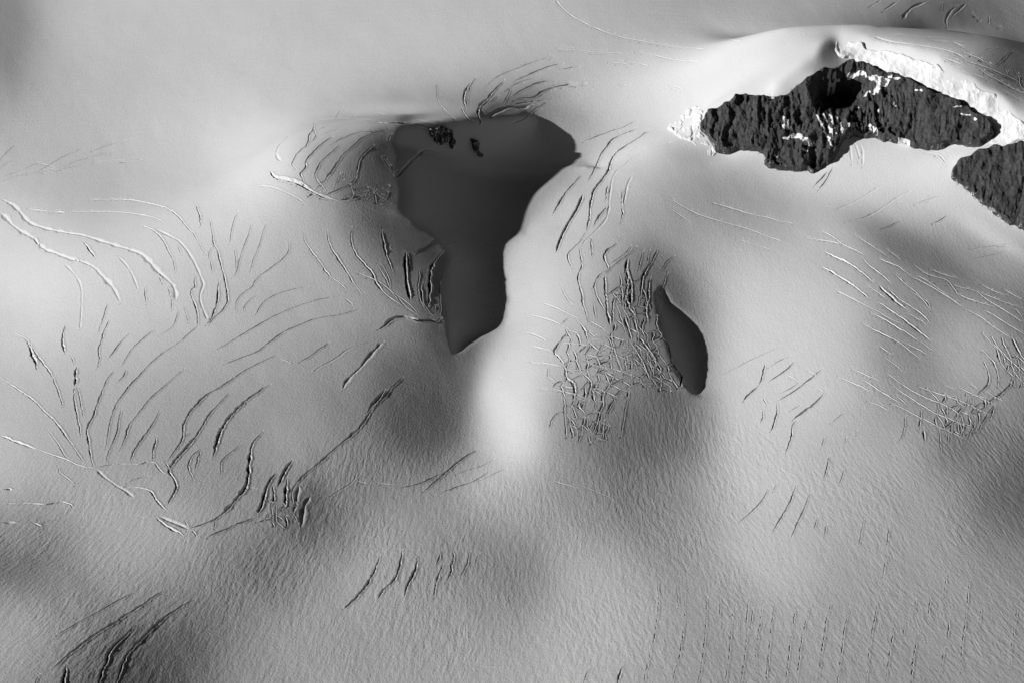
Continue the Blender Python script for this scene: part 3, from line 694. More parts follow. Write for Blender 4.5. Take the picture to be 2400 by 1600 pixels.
def snow_material(name, base, bump=1., ripple=True, spec=.1, ice=False):
    m, nt, bs = new_mat(name); b = NB(nt)
    bs.inputs['Roughness'].default_value = .85; bs.inputs['Specular IOR Level'].default_value = spec
    pos = b.n('ShaderNodeNewGeometry').outputs['Position']
    sp = b.n('ShaderNodeSeparateXYZ', ins={0: pos}); X, Y, Z = sp.outputs
    # albedo varies very slightly: fresh and wind packed snow
    big = b.noise(pos, .004, 4., .55); mid = b.noise(pos, .05, 4., .6)
    v = b.math('MULTIPLY_ADD', big, .05, base-.04); v = b.math('MULTIPLY_ADD', mid, .035, v)
    if ice:      # shade painted into the albedo deep inside the cracks
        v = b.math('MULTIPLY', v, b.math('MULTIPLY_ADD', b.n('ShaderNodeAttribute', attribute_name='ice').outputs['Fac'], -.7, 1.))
    cc = b.n('ShaderNodeCombineColor', ins={0: v, 1: v, 2: v}); nt.links.new(cc.outputs[0], bs.inputs['Base Color'])
    # fine grain
    g1 = b.noise(pos, .32, 3., .65)
    hsum = b.math('MULTIPLY', g1, GRAIN*bump)
    soft = b.noise(pos, .06, 3., .55); hsum = b.math('MULTIPLY_ADD', soft, .22*bump, hsum)
    if ripple:
        # wind streaks
        sx_ = b.n('ShaderNodeMapping', ins={'Vector': pos, 'Rotation': (0., 0., .95), 'Scale': (.012, .16, .05)}).outputs[0]
        hsum = b.math('MULTIPLY_ADD', b.noise(sx_, 1., 3., .6), STREAK, hsum)
        at = b.n('ShaderNodeAttribute', attribute_name='ripple'); rp = at.outputs['Fac']
        # wind ripples: long crests whose lean turns from one side of the slope to the other
        xy = b.math('MULTIPLY', b.math('SUBTRACT', X, 60.), Y)
        warp = b.noise(pos, .007, 2., .5); warp2 = b.noise(pos, .05, 2., .5)
        u = b.math('MULTIPLY_ADD', xy, .00034, X); u = b.math('MULTIPLY_ADD', warp, 22., u); u = b.math('MULTIPLY_ADD', warp2, 3.5, u)
        vv = b.math('MULTIPLY', Y, .036)
        cv = b.n('ShaderNodeCombineXYZ', ins={0: b.math('MULTIPLY', u, .2), 1: vv, 2: 0.})
        r1 = b.noise(cv.outputs[0], 1., 2.5, .5)
        cv2 = b.n('ShaderNodeCombineXYZ', ins={0: b.math('MULTIPLY', u, .36), 1: b.math('MULTIPLY', Y, .1), 2: 3.})
        r2 = b.noise(cv2.outputs[0], 1., 2., .5)
        rr = b.math('MULTIPLY_ADD', r1, RIPPLE, b.math('MULTIPLY', r2, RIPPLE*.35)); hsum = b.math('MULTIPLY_ADD', rr, rp, hsum)
    bp = b.n('ShaderNodeBump', ins={'Strength': 1., 'Distance': 1., 'Height': hsum}); nt.links.new(bp.outputs[0], bs.inputs['Normal'])
    return m
GRAIN, RIPPLE, STREAK = .5, .72, .3
M_SNOW = snow_material('wind packed snow', .66)
M_CREV = snow_material('snow of the crevasse walls', .66, 1., ice=True)  # crack depths carry painted shade in their colour
M_ICE = snow_material('broken glacier ice', .74, 1.6, ripple=False)

def rock_material(name, lo, hi, snowy):
    m, nt, bs = new_mat(name); b = NB(nt)
    bs.inputs['Roughness'].default_value = .8; bs.inputs['Specular IOR Level'].default_value = .25
    pos = b.n('ShaderNodeNewGeometry').outputs['Position']
    st = b.n('ShaderNodeMapping', ins={'Vector': pos, 'Scale': (1., .55, .42)}).outputs[0]     # streaks running down the face
    s1 = b.noise(st, .22, 6., .7); s2 = b.noise(pos, .035, 4., .6); s3 = b.noise(pos, .5, 3., .7)
    la = b.n('ShaderNodeMapping', ins={'Vector': pos, 'Rotation': (0., .12, 0.), 'Scale': (.08, .3, 1.)}).outputs[0]
    s4 = b.noise(la, .3, 3., .6)                                                             # rock beds
    v = b.math('MULTIPLY_ADD', s1, .5, b.math('MULTIPLY', s2, .25)); v = b.math('MULTIPLY_ADD', s3, .12, v); v = b.math('MULTIPLY_ADD', s4, .18, v)
    rmp = b.n('ShaderNodeValToRGB', ins={0: v}); e = rmp.color_ramp.elements
    e[0].position = .36; e[0].color = (lo, lo, lo, 1); e[1].position = .66; e[1].color = (hi, hi, hi, 1)
    col = rmp.outputs[0]
    at = b.n('ShaderNodeAttribute', attribute_name='snow').outputs['Fac']
    sn = b.math('ADD', at, b.math('MULTIPLY_ADD', s3, .5, -.25)); sn = b.math('ADD', sn, b.math('MULTIPLY_ADD', s1, .5, -.25))
    k = b.n('ShaderNodeMapRange', ins={0: sn, 1: .47, 2: .53}).outputs[0]
    mx = b.n('ShaderNodeMix', data_type='RGBA', ins={0: k, 6: col, 7: (.82, .82, .82, 1)}); nt.links.new(mx.outputs[2], bs.inputs['Base Color'])
    hh = b.math('MULTIPLY_ADD', s3, 2.2, b.math('MULTIPLY', s1, 4.)); bp = b.n('ShaderNodeBump', ins={'Strength': .8, 'Distance': 1., 'Height': hh}); nt.links.new(bp.outputs[0], bs.inputs['Normal'])
    return m
M_ROCK = rock_material('dark cliff rock', .006, .105, True)

# ---------------------------------------------------------------- object helpers
def mesh_obj(name, V, F, mats, origin=None, smooth=True, attrs=None, parent=None):
    V = np.asarray(V, np.float64)
    o3 = np.array(origin if origin is not None else V.mean(0)); V = V-o3
    me = bpy.data.meshes.new(name); F = np.asarray(F, np.int32); nf, k = F.shape
    me.vertices.add(len(V)); me.vertices.foreach_set('co', V.astype(np.float32).ravel())
    me.loops.add(nf*k); me.loops.foreach_set('vertex_index', F.ravel())
    me.polygons.add(nf); me.polygons.foreach_set('loop_start', np.arange(0, nf*k, k, dtype=np.int32)); me.polygons.foreach_set('loop_total', np.full(nf, k, np.int32))
    me.polygons.foreach_set('use_smooth', np.full(nf, smooth)); me.update(calc_edges=True)
    for a, vals in (attrs or {}).items():
        at = me.attributes.new(a, 'FLOAT', 'POINT'); at.data.foreach_set('value', np.asarray(vals, np.float32))
    me.materials.append(mats); o = bpy.data.objects.new(name, me); COL.objects.link(o)
    if parent: o.parent = parent; o.location = tuple(o3-np.array(parent.location))
    else: o.location = tuple(o3)
    return o
def tag(o, label=None, cat=None, group=None, kind=None):
    for k, v in (('label', label), ('category', cat), ('group', group), ('kind', kind)):
        if v: o[k] = v
    return o
def ripple_at(px, py):
    n = vnoise(px/170., py/130.); s = np.clip((py-870-160*(n-.5))/220., 0, 1); s = s*s*(3-2*s)
    right = np.clip((px-1500)/200, 0, 1)*np.clip((py-420)/200, 0, 1)*.35
    near = np.exp(-(((px-1200)/160)**2+((py-900)/170)**2))
    left = np.clip((900-px)/300, 0, 1)*np.clip((1180-py)/150, 0, 1)      # the fan on the left is smooth
    return np.clip(np.maximum(s, right)*(1-.8*near)*(1-left), 0, 1)*(.55+.9*vnoise(px/90.+5, py/90.))

# ---------------------------------------------------------------- crevasse centre lines
rnd = random.Random(3)
def ordinal(k):
    return ['first', 'second', 'third', 'fourth', 'fifth', 'sixth', 'seventh', 'eighth', 'ninth', 'tenth', 'eleventh', 'twelfth', 'thirteenth', 'fourteenth',
            'fifteenth', 'sixteenth', 'seventeenth', 'eighteenth', 'nineteenth', 'twentieth'][k] if k < 20 else 'twenty-'+ordinal(k-20)
def resample(P, step):
    seg = np.hypot(*np.diff(P, axis=0).T); s = np.r_[0, np.cumsum(seg)]; n = max(4, int(s[-1]/step)+1); t = np.linspace(0, s[-1], n)
    return np.stack([np.interp(t, s, P[:, 0]), np.interp(t, s, P[:, 1])], 1), t
def smooth_line(P):
    for _ in range(2):
        if len(P) < 3: return P
        Q = [P[0]]
        for a, b2 in zip(P[:-1], P[1:]): Q += [a*.75+b2*.25, a*.25+b2*.75]
        P = np.array(Q+[P[-1]])
    return P
CR = []; clus = None
for ln in CREV.strip().splitlines():
    if ln[0] == '#': k, phrase, side = ln[1:].split('|'); clus = (k, phrase, side); continue
    hd, body = ln.split(': '); tx, ty, w, kind = hd.split(',')
    for part in body.split('/'):
        CR.append(dict(cl=clus, w=float(w)/3.92, kind=kind, P=tile_pts(int(tx), int(ty), part)))
for q in NETS:
    A_, B_, C_, D_ = [np.array(v, float) for v in q[:4]]; nc_, nr_, jit, w_, keep_ = q[4:]
    nodes = {}
    for j in range(nr_+1):
        for i in range(nc_+1):
            u = (i+rnd.uniform(-jit, jit)+(.5 if j % 2 else 0)*.6)/nc_; v = (j+rnd.uniform(-jit, jit))/nr_
            nodes[i, j] = (A_*(1-u)+B_*u)*(1-v)+(D_*(1-u)+C_*u)*v
    for j in range(nr_+1):
        for i in range(nc_+1):
            for di, dj in ((1, 0), (0, 1)):
                if (i+di, j+dj) in nodes and rnd.random() < keep_*(1.15 if dj else .85):
                    CR.append(dict(cl=('NET', '', 'left'), w=w_/3.92*rnd.uniform(.5, 1.3), kind='c', P=np.array([nodes[i, j], nodes[i+di, j+dj]]), net=1))
allp = []
for c in CR:
    P = smooth_line(c['P']) if len(c['P']) > 2 else c['P']
    P, t = resample(P, 2.0); c['len'] = t[-1]; c['a'] = len(allp) and allp[-1][1] or 0; allp.append((P, c['a']+len(P))); c['n'] = len(P); c['mid'] = P.mean(0)
big = np.concatenate([p for p, _ in allp]); W3 = cast(big[:, 0], big[:, 1])
for c in CR:
    q = W3[c['a']:c['a']+c['n']]; c['px'] = big[c['a']:c['a']+c['n']]
    # drop stray hits across an occluding crest
    good = np.r_[True, np.abs(np.diff(q[:, 1])) < 30]; good = np.cumprod(good).astype(bool)
    if good.sum() < 4: good[:4] = True
    q = q[good]; xy = q[:, :2]; xy, s = resample(xy, 1.6); c['s'] = s
    # ragged edges: small lateral wander
    tang = np.gradient(xy, axis=0); tang /= np.linalg.norm(tang, axis=1, keepdims=True)+1e-9; nrm = np.stack([tang[:, 1], -tang[:, 0]], 1)
    sd = rnd.random()*500
    rag = (.55 if c['kind'] != 's' else .3)*(1. if c['w'] < 7.6 else .4)
    wm = c['w']/CW*2*TANH*3950                       # metres
    wander = (fbm(s/9.+sd, s*0+sd, 5)*1.7+fbm(s/30.+sd, s*0+sd+4, 2)*.9)*rag*(1.+.2*wm)
    xy = xy+nrm*wander[:, None]
    L = s[-1]; end = np.minimum(s, L-s); ta = np.clip(end/min(max(10., wm*3), L*.45), 0, 1)**.8
    if 'net' in c: ta = np.maximum(ta, .75)
    wn_ = 1.02+.85*fbm(s/16.+sd*2, s*0+1, 4)
    if c['w'] > 7.6: wn_ = 1+.4*(wn_-1)
    if c['kind'] == 'd': wn_ = np.clip(fbm(s/7.+sd*3, s*0+2, 3)*3.6+.55, .04, 1.6)
    full = 1. if 'net' in c or L < 25 else (.42+.72*np.sin(math.pi*np.clip(s/L, 0, 1)**(.75+.6*rnd.random()))**.8)
    if c['kind'] == 's' or c['w'] > 7.6: full = 1.
    c['half'] = np.maximum(full*.5*wm*((CREVW*min(1., .8+.05*c['w']) if c['w'] < 9.5 else .7) if c['kind'] != 's' else 1.)*np.clip(wn_, .35 if c['kind'] != 'd' else .04, 2.)*ta, .05); c['xy'] = xy; c['nrm'] = nrm; c['taper'] = ta
    # nrm points to the sunlit wall side (larger along the light)
    f = np.where((nrm*np.array([SFX, SFY])).sum(1).mean() < 0, -1., 1.); c['nrm'] = nrm*f
CR.sort(key=lambda c: -c['len']*(4+c['w']) if 'net' not in c else 1)

def profile(c, k=None):
    """cross section: signed offsets and heights, from the shaded rim to the sunlit rim"""
    a = c['half']; ta = c['taper']; A1 = np.ones_like(a)
    if c['kind'] == 's':
        D = np.minimum(a*.55, 2.6)*ta
        off = [-2.*a-3.4, -2.0*a-2.8, -1.7*a-.3, -1.*a, -.5*a, 0*a, .5*a, a, 1.7*a+.3, 2.*a+2.8, 2.*a+3.4]
        hh = [0*a, 0*D, -.02*D, -.3*D, -.8*D, -D, -.6*D, -.12*D, .03*D, 0*D, 0*D]
    else:
        D = np.clip(6.*a+.3, 0, 22)*ta; lip = np.minimum(.16*a+.1, .55)*ta
        off = [-a-3.5, -a-2.9, -a-2.1, -a-1.3, -a-.5, -a-.12, -a, -.92*a, -.5*a, -.1*a, .2*a, .5*a, a+.1, a*1.15+.3, a*1.3+.6, a*1.3+.95, a*1.3+1.6, a*1.3+2.3, a*1.3+2.9, a*1.3+3.5]
        hh = [0*a, 0*a, 0*a, 0*a, 0*a, -.004*D, -.05*D, -.7*D, -.97*D, -D, -.6*D, -np.minimum(.85*a+.05, .35*D), lip, .98*lip, .92*lip, .82*lip, .58*lip, .28*lip, 0*a, 0*a]
    return np.stack(off, 1), np.stack(hh, 1)
for c in CR: c['off'], c['hh'] = profile(c)

# ---- fine raster of everything the crevasses cut away
RS = .55; RX0, RY0 = -1150., -950.; RW, RH = int(2300/RS), int(2500/RS)
CUT = np.zeros((RH, RW), np.float32); PUSH = np.zeros((RH, RW), np.float32)
def stamp(c):
    xy, nr, off, hh = c['xy'], c['nrm'], c['off'], c['hh']
    # dense samples across and along the ribbon, scattered into the raster
    n, m = off.shape; sub = 5
    o2 = np.concatenate([off[:, :-1]+(off[:, 1:]-off[:, :-1])*j/sub for j in range(sub)]+[off[:, -1:]], 1)
    h2 = np.concatenate([hh[:, :-1]+(hh[:, 1:]-hh[:, :-1])*j/sub for j in range(sub)]+[hh[:, -1:]], 1)
    for f in (0., .34, .67):
        j = np.arange(n-1)
        P = xy[j]*(1-f)+xy[j+1]*f; N = nr[j]*(1-f)+nr[j+1]*f; O = o2[j]*(1-f)+o2[j+1]*f; Hh = h2[j]*(1-f)+h2[j+1]*f
        X = P[:, :1]+N[:, :1]*O; Y = P[:, 1:]+N[:, 1:]*O
        ix = np.round((X-RX0)/RS).astype(int).ravel(); iy = np.round((Y-RY0)/RS).astype(int).ravel(); v = Hh.ravel()
        ok = (ix > 0) & (iy > 0) & (ix < RW-1) & (iy < RH-1); ix, iy, v = ix[ok], iy[ok], v[ok]
        np.minimum.at(CUT, (iy, ix), np.minimum(v, 0))
        inner = np.abs(O).ravel()[ok] < np.repeat(c['half'][j]*(1.9 if c['kind'] == 's' else 1.)+.6, O.shape[1])[ok] 
        D = np.repeat(-hh.min(1)[j]+.9, O.shape[1])[ok]
        np.minimum.at(PUSH, (iy[inner], ix[inner]), -D[inner])
for c in CR: stamp(c)
def cut(x, y): return samp(CUT, (x-RX0)/RS, (y-RY0)/RS)
def push(x, y):
    ix = np.clip(np.round((x-RX0)/RS).astype(int), 0, RW-1); iy = np.clip(np.round((y-RY0)/RS).astype(int), 0, RH-1)
    return PUSH[iy, ix]
print('crevasse lines', len(CR), 'total km', round(sum(c['s'][-1] for c in CR)/1000, 1), 't', round(time.time()-T0, 1))

# the ground drops away under the thick rock bodies
def ragged(poly, rag):
    yy, xx = np.mgrid[0:int((CH+400)/2), 0:int((CW+400)/2)]; PX, PY = xx*2-199., yy*2-199.
    return in_poly(PX+fbm(PX/16., PY/16., 4)*rag, PY+fbm(PX/14.+50, PY/14., 4)*rag, poly).astype(np.float32)
ROCKM = np.maximum(ragged(tile_pts(*ROCK_MAIN), 9.), ragged(tile_pts(*ROCK_RIGHT), 9.)); ROCKHOLE = blurf(ROCKM, 3.5); ROCKEDGE = blurf(ROCKM, 5.)
# ---------------------------------------------------------------- glacier surface
def build_glacier():
    K = 3; STEP = 1.34
    # lines of the ground grid, closer together near the viewer as the eye sees them
    rows = []; v = CH+170
    while v > -330: rows.append(v); v -= STEP*2400/1024
    rows = np.array(rows); d = rays(np.full(len(rows), CW/2), rows); yy = CAM[1]+d[:, 1]*CAM[2]/-d[:, 2]
    cols = np.arange(-200, CW+200, STEP*2400/1024); cols = (cols-CW/2)/(CW/2)*TANH
    ny, nx = len(yy), len(cols)
    nn = int(.5+np.ceil(0)); 
    def fine(arr):
        out = np.empty((len(arr)-1)*K+1); i = np.arange(len(arr)-1)
        for k in range(K): out[i*K+k] = arr[i]*(1-k/K)+arr[i+1]*k/K
        out[-1] = arr[-1]; return out
    fy, fx = fine(yy), fine(cols)
    dep = (fy-CAM[1])*math.cos(PITCH)+CAM[2]*math.sin(PITCH)       # depth of each row
    def P(I, J):
        x = fx[I]*dep[J]; y = fy[J]; return x, y
    # which cells hold a crevasse
    Jf, If = np.mgrid[0:(ny-1)*K+1, 0:(nx-1)*K+1]
    x, y = P(If, Jf); pu = push(x, y)
    # also catch narrow cuts between samples
    act = pu < 0
    cell = np.zeros((ny-1, nx-1), bool)
    for a in range(K+1):
        for b2 in range(K+1): cell |= act[a:a+(ny-1)*K:K, b2:b2+(nx-1)*K:K][:ny-1, :nx-1]
    cj, ci = np.nonzero(~cell); fj, fi = np.nonzero(cell)
    WF = (nx-1)*K+1
    key = lambda j, i: j.astype(np.int64)*WF+i
    q = [np.stack([key(cj*K, ci*K), key(cj*K, ci*K+K), key(cj*K+K, ci*K+K), key(cj*K+K, ci*K)], 1)]
    for a in range(K):
        for b2 in range(K):
            j = fj*K+a; i = fi*K+b2; q.append(np.stack([key(j, i), key(j, i+1), key(j+1, i+1), key(j+1, i)], 1))
    q = np.concatenate(q); ids, F = np.unique(q, return_inverse=True); F = F.reshape(q.shape)
    J, I = ids//WF, ids % WF; x, y = P(I, J); z = hgt(x, y); px, py = project(x, y, z)
    z = z+push(x, y)-90.*(msamp(ROCKHOLE, px, py) > .93)
    V = np.stack([x, y, z], 1); print('glacier faces', len(F), 'fine cells', len(fj))
    # outer country: a coarse skirt that carries the snow to the horizon
    o = mesh_obj('glacier_snowfield', V, F, M_SNOW, origin=(0, 0, 0), attrs={'ripple': ripple_at(px, py)})
    tag(o, kind='structure')
    # border ring
    bi = np.concatenate([np.stack([np.zeros(nx, int), np.arange(nx)], 1), np.stack([np.arange(1, ny), np.full(ny-1, nx-1)], 1),
                         np.stack([np.full(nx-1, ny-1), np.arange(nx-2, -1, -1)], 1), np.stack([np.arange(ny-2, 0, -1), np.zeros(ny-2, int)], 1)])
    bx, by = P(bi[:, 1]*K, bi[:, 0]*K); bz = hgt(bx, by); c0 = np.array([0., 100.]); R = [(bx, by, bz)]
    for f, zb in ((1.15, .9), (1.4, .8), (2., .6), (4., .4), (10., .1), (30., 0.)):
        x2 = c0[0]+(bx-c0[0])*f; y2 = c0[1]+(by-c0[1])*f; R.append((x2, y2, bz*zb-(f-1)*20+fbm(x2/900., y2/900., 4)*60*min(1, f-1)))
    V = np.concatenate([np.stack(r, 1) for r in R]); n = len(bx); F = []
    k = np.arange(n); kk = (k+1) % n
    F = np.concatenate([np.stack([r*n+k, (r+1)*n+k, (r+1)*n+kk, r*n+kk], 1) for r in range(len(R)-1)])
    tag(mesh_obj('outer_snowfield', V, F, M_SNOW, origin=(0, 0, 0), attrs={'ripple': ripple_at(*project(V[:, 0], np.maximum(V[:, 1], CAM[1]+600), V[:, 2]))}), kind='structure')
build_glacier()

# ---------------------------------------------------------------- crevasses, each one an object
def ribbon(c):
    xy, nr, off, hh = c['xy'], c['nrm'], c['off'], c['hh']; n, m = off.shape
    if c['kind'] != 's':   # ragged walls
        sd = c['w']*7+c['len']; j = np.stack([fbm(c['s']/2.6+sd+k*7.7, c['s']*0+k*3.1, 3) for k in range(m)], 1)
        wgt = np.ones(m); wgt[[0, 1, 2, 3, 4, -1, -2, -3, -4, -5, -6]] = 0
        off = off+j*wgt*(.28*c['half'][:, None]+.04); hh = hh+j[:, ::-1]*wgt*np.minimum(.3*c['half'][:, None]+.02, .9)*c['taper'][:, None]
    X = xy[:, :1]+nr[:, :1]*off; Y = xy[:, 1:]+nr[:, 1:]*off
    C = cut(X, Y); e = np.array([-.07]+[.03]*(m-2)+[-.07])
    own = (off > c['off'][:, :1]+2.7) & (off < c['off'][:, -1:]-2.3)
    hs = np.where((C < -.5) & ~own, np.minimum(hh, C), hh)
    Z = hgt(X, Y)+hs+e
    a_ = c['half'][:, None]; c['ice'] = (np.clip((-hs-.7*a_-.05)/(1.*a_+.15), 0, 1)*(c['kind'] != 's')).ravel()  # mask grows with depth and darkens the crack interior as painted shade
    V = np.stack([X, Y, Z], -1).reshape(-1, 3)
    i, j = np.mgrid[0:n-1, 0:m-1]; a = (i*m+j).ravel(); F = np.stack([a, a+1, a+m+1, a+m], 1)
    return V, F
MAXC = 300
groups = {}
for c in CR[:MAXC]: groups.setdefault(c['cl'][0], []).append(c)
NOUN = {'s': 'furrow'}
nobj = 0
for k, lst in groups.items():
    phrase, side = lst[0]['cl'][1:]
    lst.sort(key=lambda c: c['mid'][0 if side == 'left' else 1])
    for r, c in enumerate(lst):
        V, F = ribbon(c); px, py = project(V[:, 0], V[:, 1], V[:, 2])
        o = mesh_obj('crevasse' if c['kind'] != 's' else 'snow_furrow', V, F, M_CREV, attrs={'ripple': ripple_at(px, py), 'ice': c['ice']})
        if len(lst) == 1: lab = phrase
        else: lab = (ordinal(r) if r < len(lst)-1 or len(lst) < 3 else 'last')+' from the '+side+' of the '+phrase if not (r == 0) else ('leftmost' if side == 'left' else 'topmost')+' of the '+phrase
        if len(lst) > 2 and r == len(lst)-1: lab = ('rightmost' if side == 'left' else 'lowest')+' of the '+phrase
        tag(o, lab, 'crevasse' if c['kind'] != 's' else 'snow furrow', phrase if len(lst) > 1 else None); nobj += 1
if len(CR) > MAXC:
    Vs, Fs, b0 = [], [], 0
    for c in CR[MAXC:]:
        V, F = ribbon(c); Vs.append(V); Fs.append(F+b0); b0 += len(V)
    V = np.concatenate(Vs); px, py = project(V[:, 0], V[:, 1], V[:, 2])
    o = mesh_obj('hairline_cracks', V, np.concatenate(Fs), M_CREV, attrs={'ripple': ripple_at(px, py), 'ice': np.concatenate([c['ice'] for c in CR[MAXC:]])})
    tag(o, 'short hairline cracks scattered between the larger crevasses all over the glacier', 'cracks', kind='stuff')
print('crevasse objects', nobj, 't', round(time.time()-T0, 1))
# ---------------------------------------------------------------- rock faces, ice cliffs, broken ice: thick patches set into the snow
def patch(name, poly, step, edge, thick, disp, mat, label, cat, attr=None, parent=None, sink=2.5, rag=9.):
    """a crust over the area inside an outline; disp(P, normal, px, py) -> metres outwards"""
    poly = np.asarray(poly, float); x0, y0 = poly.min(0)-6; x1, y1 = poly.max(0)+6
    x0 = max(x0, -190); x1 = min(x1, CW+190)
    xs = np.arange(x0, x1, step); ys = np.arange(y0, y1, step); PX, PY = np.meshgrid(xs, ys)
    # distance to the outline, from a blurred mask
    m = in_poly(PX+fbm(PX/16., PY/16., 4)*rag, PY+fbm(PX/14.+50, PY/14., 4)*rag, poly).astype(np.float32); mb = blurf(m, edge/step/2)
    W = cast(PX.ravel(), PY.ravel()).reshape(PX.shape+(3,))
    e = 4.; nx_ = -(hgt(W[..., 0]+e, W[..., 1])-hgt(W[..., 0]-e, W[..., 1]))/(2*e); ny_ = -(hgt(W[..., 0], W[..., 1]+e)-hgt(W[..., 0], W[..., 1]-e))/(2*e)
    N = np.stack([nx_, ny_, np.ones_like(nx_)], -1); N /= np.linalg.norm(N, axis=-1, keepdims=True)
    f = np.clip((mb-.35)/.5, 0, 1); f = f*f*(3-2*f)
    dd = disp(W, N, PX, PY)
    outw = -sink*(1-f)+(thick+dd)*f
    V = W+N*outw[..., None]
    keep = mb > .12
    nr, nc = PX.shape; idx = np.arange(nr*nc).reshape(nr, nc)
    kc = keep[:-1, :-1] & keep[1:, :-1] & keep[:-1, 1:] & keep[1:, 1:]
    # no faces across an occluding edge
    gap = np.abs(np.diff(W[..., 1], axis=0))[:, :-1] < 25; kc &= gap
    F = np.stack([idx[:-1, :-1][kc], idx[1:, :-1][kc], idx[1:, 1:][kc], idx[:-1, 1:][kc]], 1)
    used, F2 = np.unique(F, return_inverse=True); F2 = F2.reshape(F.shape)
    at = {k: v(W, N, PX, PY).ravel()[used] for k, v in (attr or {}).items()}
    o = mesh_obj(name, V.reshape(-1, 3)[used], F2, mat, attrs=at, parent=parent)
    if label: tag(o, label, cat)
    return o

def ridged(x, y, o=4):
    s = 0.; a = .5
    for k in range(o): s = s+a*(1-2*np.abs(vnoise(x+11*k, y+5*k)-.5)*1.0); x = x*2.1; y = y*2.1; a *= .5
    return s
def rock_disp(W, N, px, py):
    # buttresses and gullies running down the face, then joints and blocks
    wob = fbm(px/70., py/70., 3)*22+fbm(px/12., py/12., 3)*6
    but = (ridged((px+wob)/58., py/210., 3)-.5)*34
    rib = (ridged((px+wob*.5+py*.12)/17.+9, py/70., 3)-.5)*12
    blk = np.round(fbm(px/14., py/18., 3)*5)*1.2+fbm(px/6., py/12., 3)*2.
    bed = fbm(px/40.+3, (py-px*.06)/4.5, 2)*1.6
    bowl = -46*np.exp(-(((px-1970)/56)**2+((py-214)/44)**2)**1.3)+16*np.exp(-((px-1893)/16)**2-((py-195)/60)**2)
    flat = np.clip((px-2080)/80, 0, 1)                       # the right part is a smoother slab
    return but*(1-.55*flat)+rib*(1-.45*flat)+blk*(1-.3*flat)+bed+bowl
def snow_spots(W, N, px, py):
    s = np.zeros_like(px)
    def blob(tx, ty, pts, r):
        nonlocal s
        P = tile_pts(tx, ty, pts); P, _ = resample(P, 2.5) if len(P) > 1 else (P, 0)
        d = np.full(px.shape, 1e9); qx = px+fbm(px/5., py/5., 3)*4; qy = py+fbm(px/5.+40, py/5., 3)*4
        for q in P: d = np.minimum(d, np.hypot(qx-q[0], qy-q[1]))
        s = np.maximum(s, np.clip(1.15-.62*d/(r/3.92), 0, 1))
    blob(3, 0, '750,690 860,690 920,730 960,745 1050,740 1110,750', 14); blob(3, 0, '1000,740 1040,780 1025,830 1010,850', 26)
    blob(3, 0, '1060,740 1100,770 1070,790', 16)
    blob(3, 0, '930,850 890,890', 10); blob(3, 0, '1000,860 970,885', 10); blob(3, 0, '1120,722 1150,725', 9); blob(3, 0, '1170,735 1220,740', 10)
    blob(3, 0, '1375,855 1390,855', 9); blob(3, 0, '1415,855 1430,855', 9); blob(3, 0, '1020,1030 1020,1040', 10); blob(3, 0, '1720,1010 1780,1002', 8)
    blob(3, 0, '1780,1072 1860,1074', 6); blob(3, 0, '1910,1115 1915,1120', 10); blob(3, 0, '1170,965 1175,990', 9)
    blob(3, 0, '650,690 680,700', 10); blob(3, 0, '820,990 825,990', 9)
    blob(3, 0, '150,1100 180,1160 140,1170 190,1190', 17); blob(3, 0, '140,1290 200,1275', 9); blob(3, 0, '230,1260 300,1270 330,1300 390,1340 340,1330', 22)
    blob(3, 0, '310,1390 350,1400', 10); blob(3, 0, '30,920 60,910', 9); blob(3, 0, '60,1445 80,1450', 9)
    for sx, a, b2 in ((645, 1150, 1250), (700, 1150, 1200), (740, 1160, 1240), (775, 1150, 1235), (800, 1150, 1200), (850, 1165, 1220), (885, 1180, 1250), (930, 1170, 1230), (965, 1190, 1245), (990, 1215, 1260)): blob(3, 0, '%d,%d %d,%d' % (sx, a, sx+8, b2), 8)
    blob(3, 0, '1200,1325 1250,1310 1300,1335', 9)
    for q in ('440,1070 560,1330', '500,1060 580,1300', '560,1060 600,1250', '610,1060 640,1200', '470,1150 570,1360'): blob(3, 0, q, 7)
    e = np.clip((.97-msamp(ROCKEDGE, px, py))*1.0, 0, .4)*np.clip(.4+(py-200)/120, .35, 1.)
    return np.maximum(s, e)
def seams(W, N, px, py): return np.clip((.93-msamp(ROCKEDGE, px, py))*1.1, 0, .45)
main_rock = patch('rock_outcrop', tile_pts(*ROCK_MAIN), 1.5, 7, 16., rock_disp, M_ROCK, 'long dark rock face under the white ice cliff at the upper right', 'rock outcrop', {'snow': snow_spots})
right_rock = patch('rock_outcrop', tile_pts(*ROCK_RIGHT), 1.7, 7, 14., rock_disp, M_ROCK, 'smaller dark rock face cut by the right edge, below the big one', 'rock outcrop', {'snow': seams})
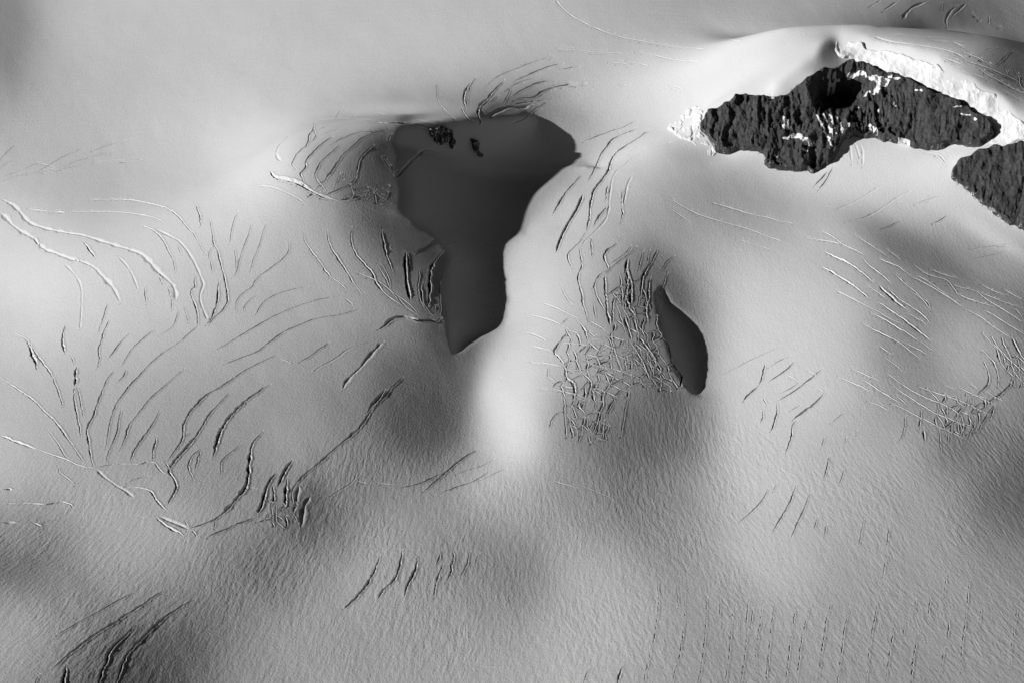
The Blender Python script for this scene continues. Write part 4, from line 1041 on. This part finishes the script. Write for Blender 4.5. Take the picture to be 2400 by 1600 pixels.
def small_disp(W, N, px, py): return (ridged(px/14., py/30., 3)-.45)*5+fbm(px/5., py/6., 3)*2
patch('rock_outcrop', tile_pts(*ROCK_A), 1.2, 4, 4., small_disp, M_ROCK, 'larger black rock outcrop hanging just under the shaded summit lip', 'rock outcrop', {'snow': seams}, sink=1.5)
patch('rock_outcrop', tile_pts(*ROCK_B), 1.2, 4, 4., small_disp, M_ROCK, 'narrow black rock outcrop in the shaded wall, right of the larger one', 'rock outcrop', {'snow': seams}, sink=1.5)

def ice_disp(W, N, px, py):
    flute = (ridged(px/9.+fbm(px/30., py/30.)*2, py/60., 3)-.5)*1.6
    lump = fbm(px/42., py/34., 4)*6
    return flute+lump+1.
patch('ice_cliff', tile_pts(*ICE_CLIFF), 1.6, 7, 1.2, ice_disp, M_ICE, 'bright white ice cliff arching over the top of the big dark rock', 'ice cliff', sink=3.)

def blocks(bs, bh):
    def f(W, N, px, py):
        x, y = W[..., 0]/bs, W[..., 1]/bs*.8; x = x+fbm(x*.7, y*.7, 2)*1.2; y = y+fbm(x*.7+9, y*.7, 2)*1.2
        ix, iy = np.floor(x), np.floor(y); best = np.full(x.shape, 9.); val = np.zeros_like(x); sec = np.full(x.shape, 9.)
        for a in (-1, 0, 1):
            for b2 in (-1, 0, 1):
                cx_, cy_ = (ix+a).astype(int), (iy+b2).astype(int); jx = _TAB[cy_ & 255, cx_ & 255]; jy = _TAB[cx_ & 255, cy_ & 255]; v = _TAB[(cx_*3+7) & 255, (cy_*5+1) & 255]
                d = np.hypot(ix+a+jx-x, iy+b2+jy-y); n = d < best; sec = np.where(n, best, np.minimum(sec, d)); val = np.where(n, v, val); best = np.where(n, d, best)
        edge = np.clip((sec-best)*5, 0, 1)
        return (val-.35)*bh*1.6*edge-bh*.45*(1-edge)+fbm(px/5., py/5., 3)*.8
    return f
for tx, ty, pts, bs, bh, lab in SERACS:
    o = patch('ice_rubble', tile_pts(tx, ty, pts), 1.4, 8, .5, blocks(bs, bh), M_ICE, lab, 'ice rubble', sink=bh*.6)
print('done', round(time.time()-T0, 1))
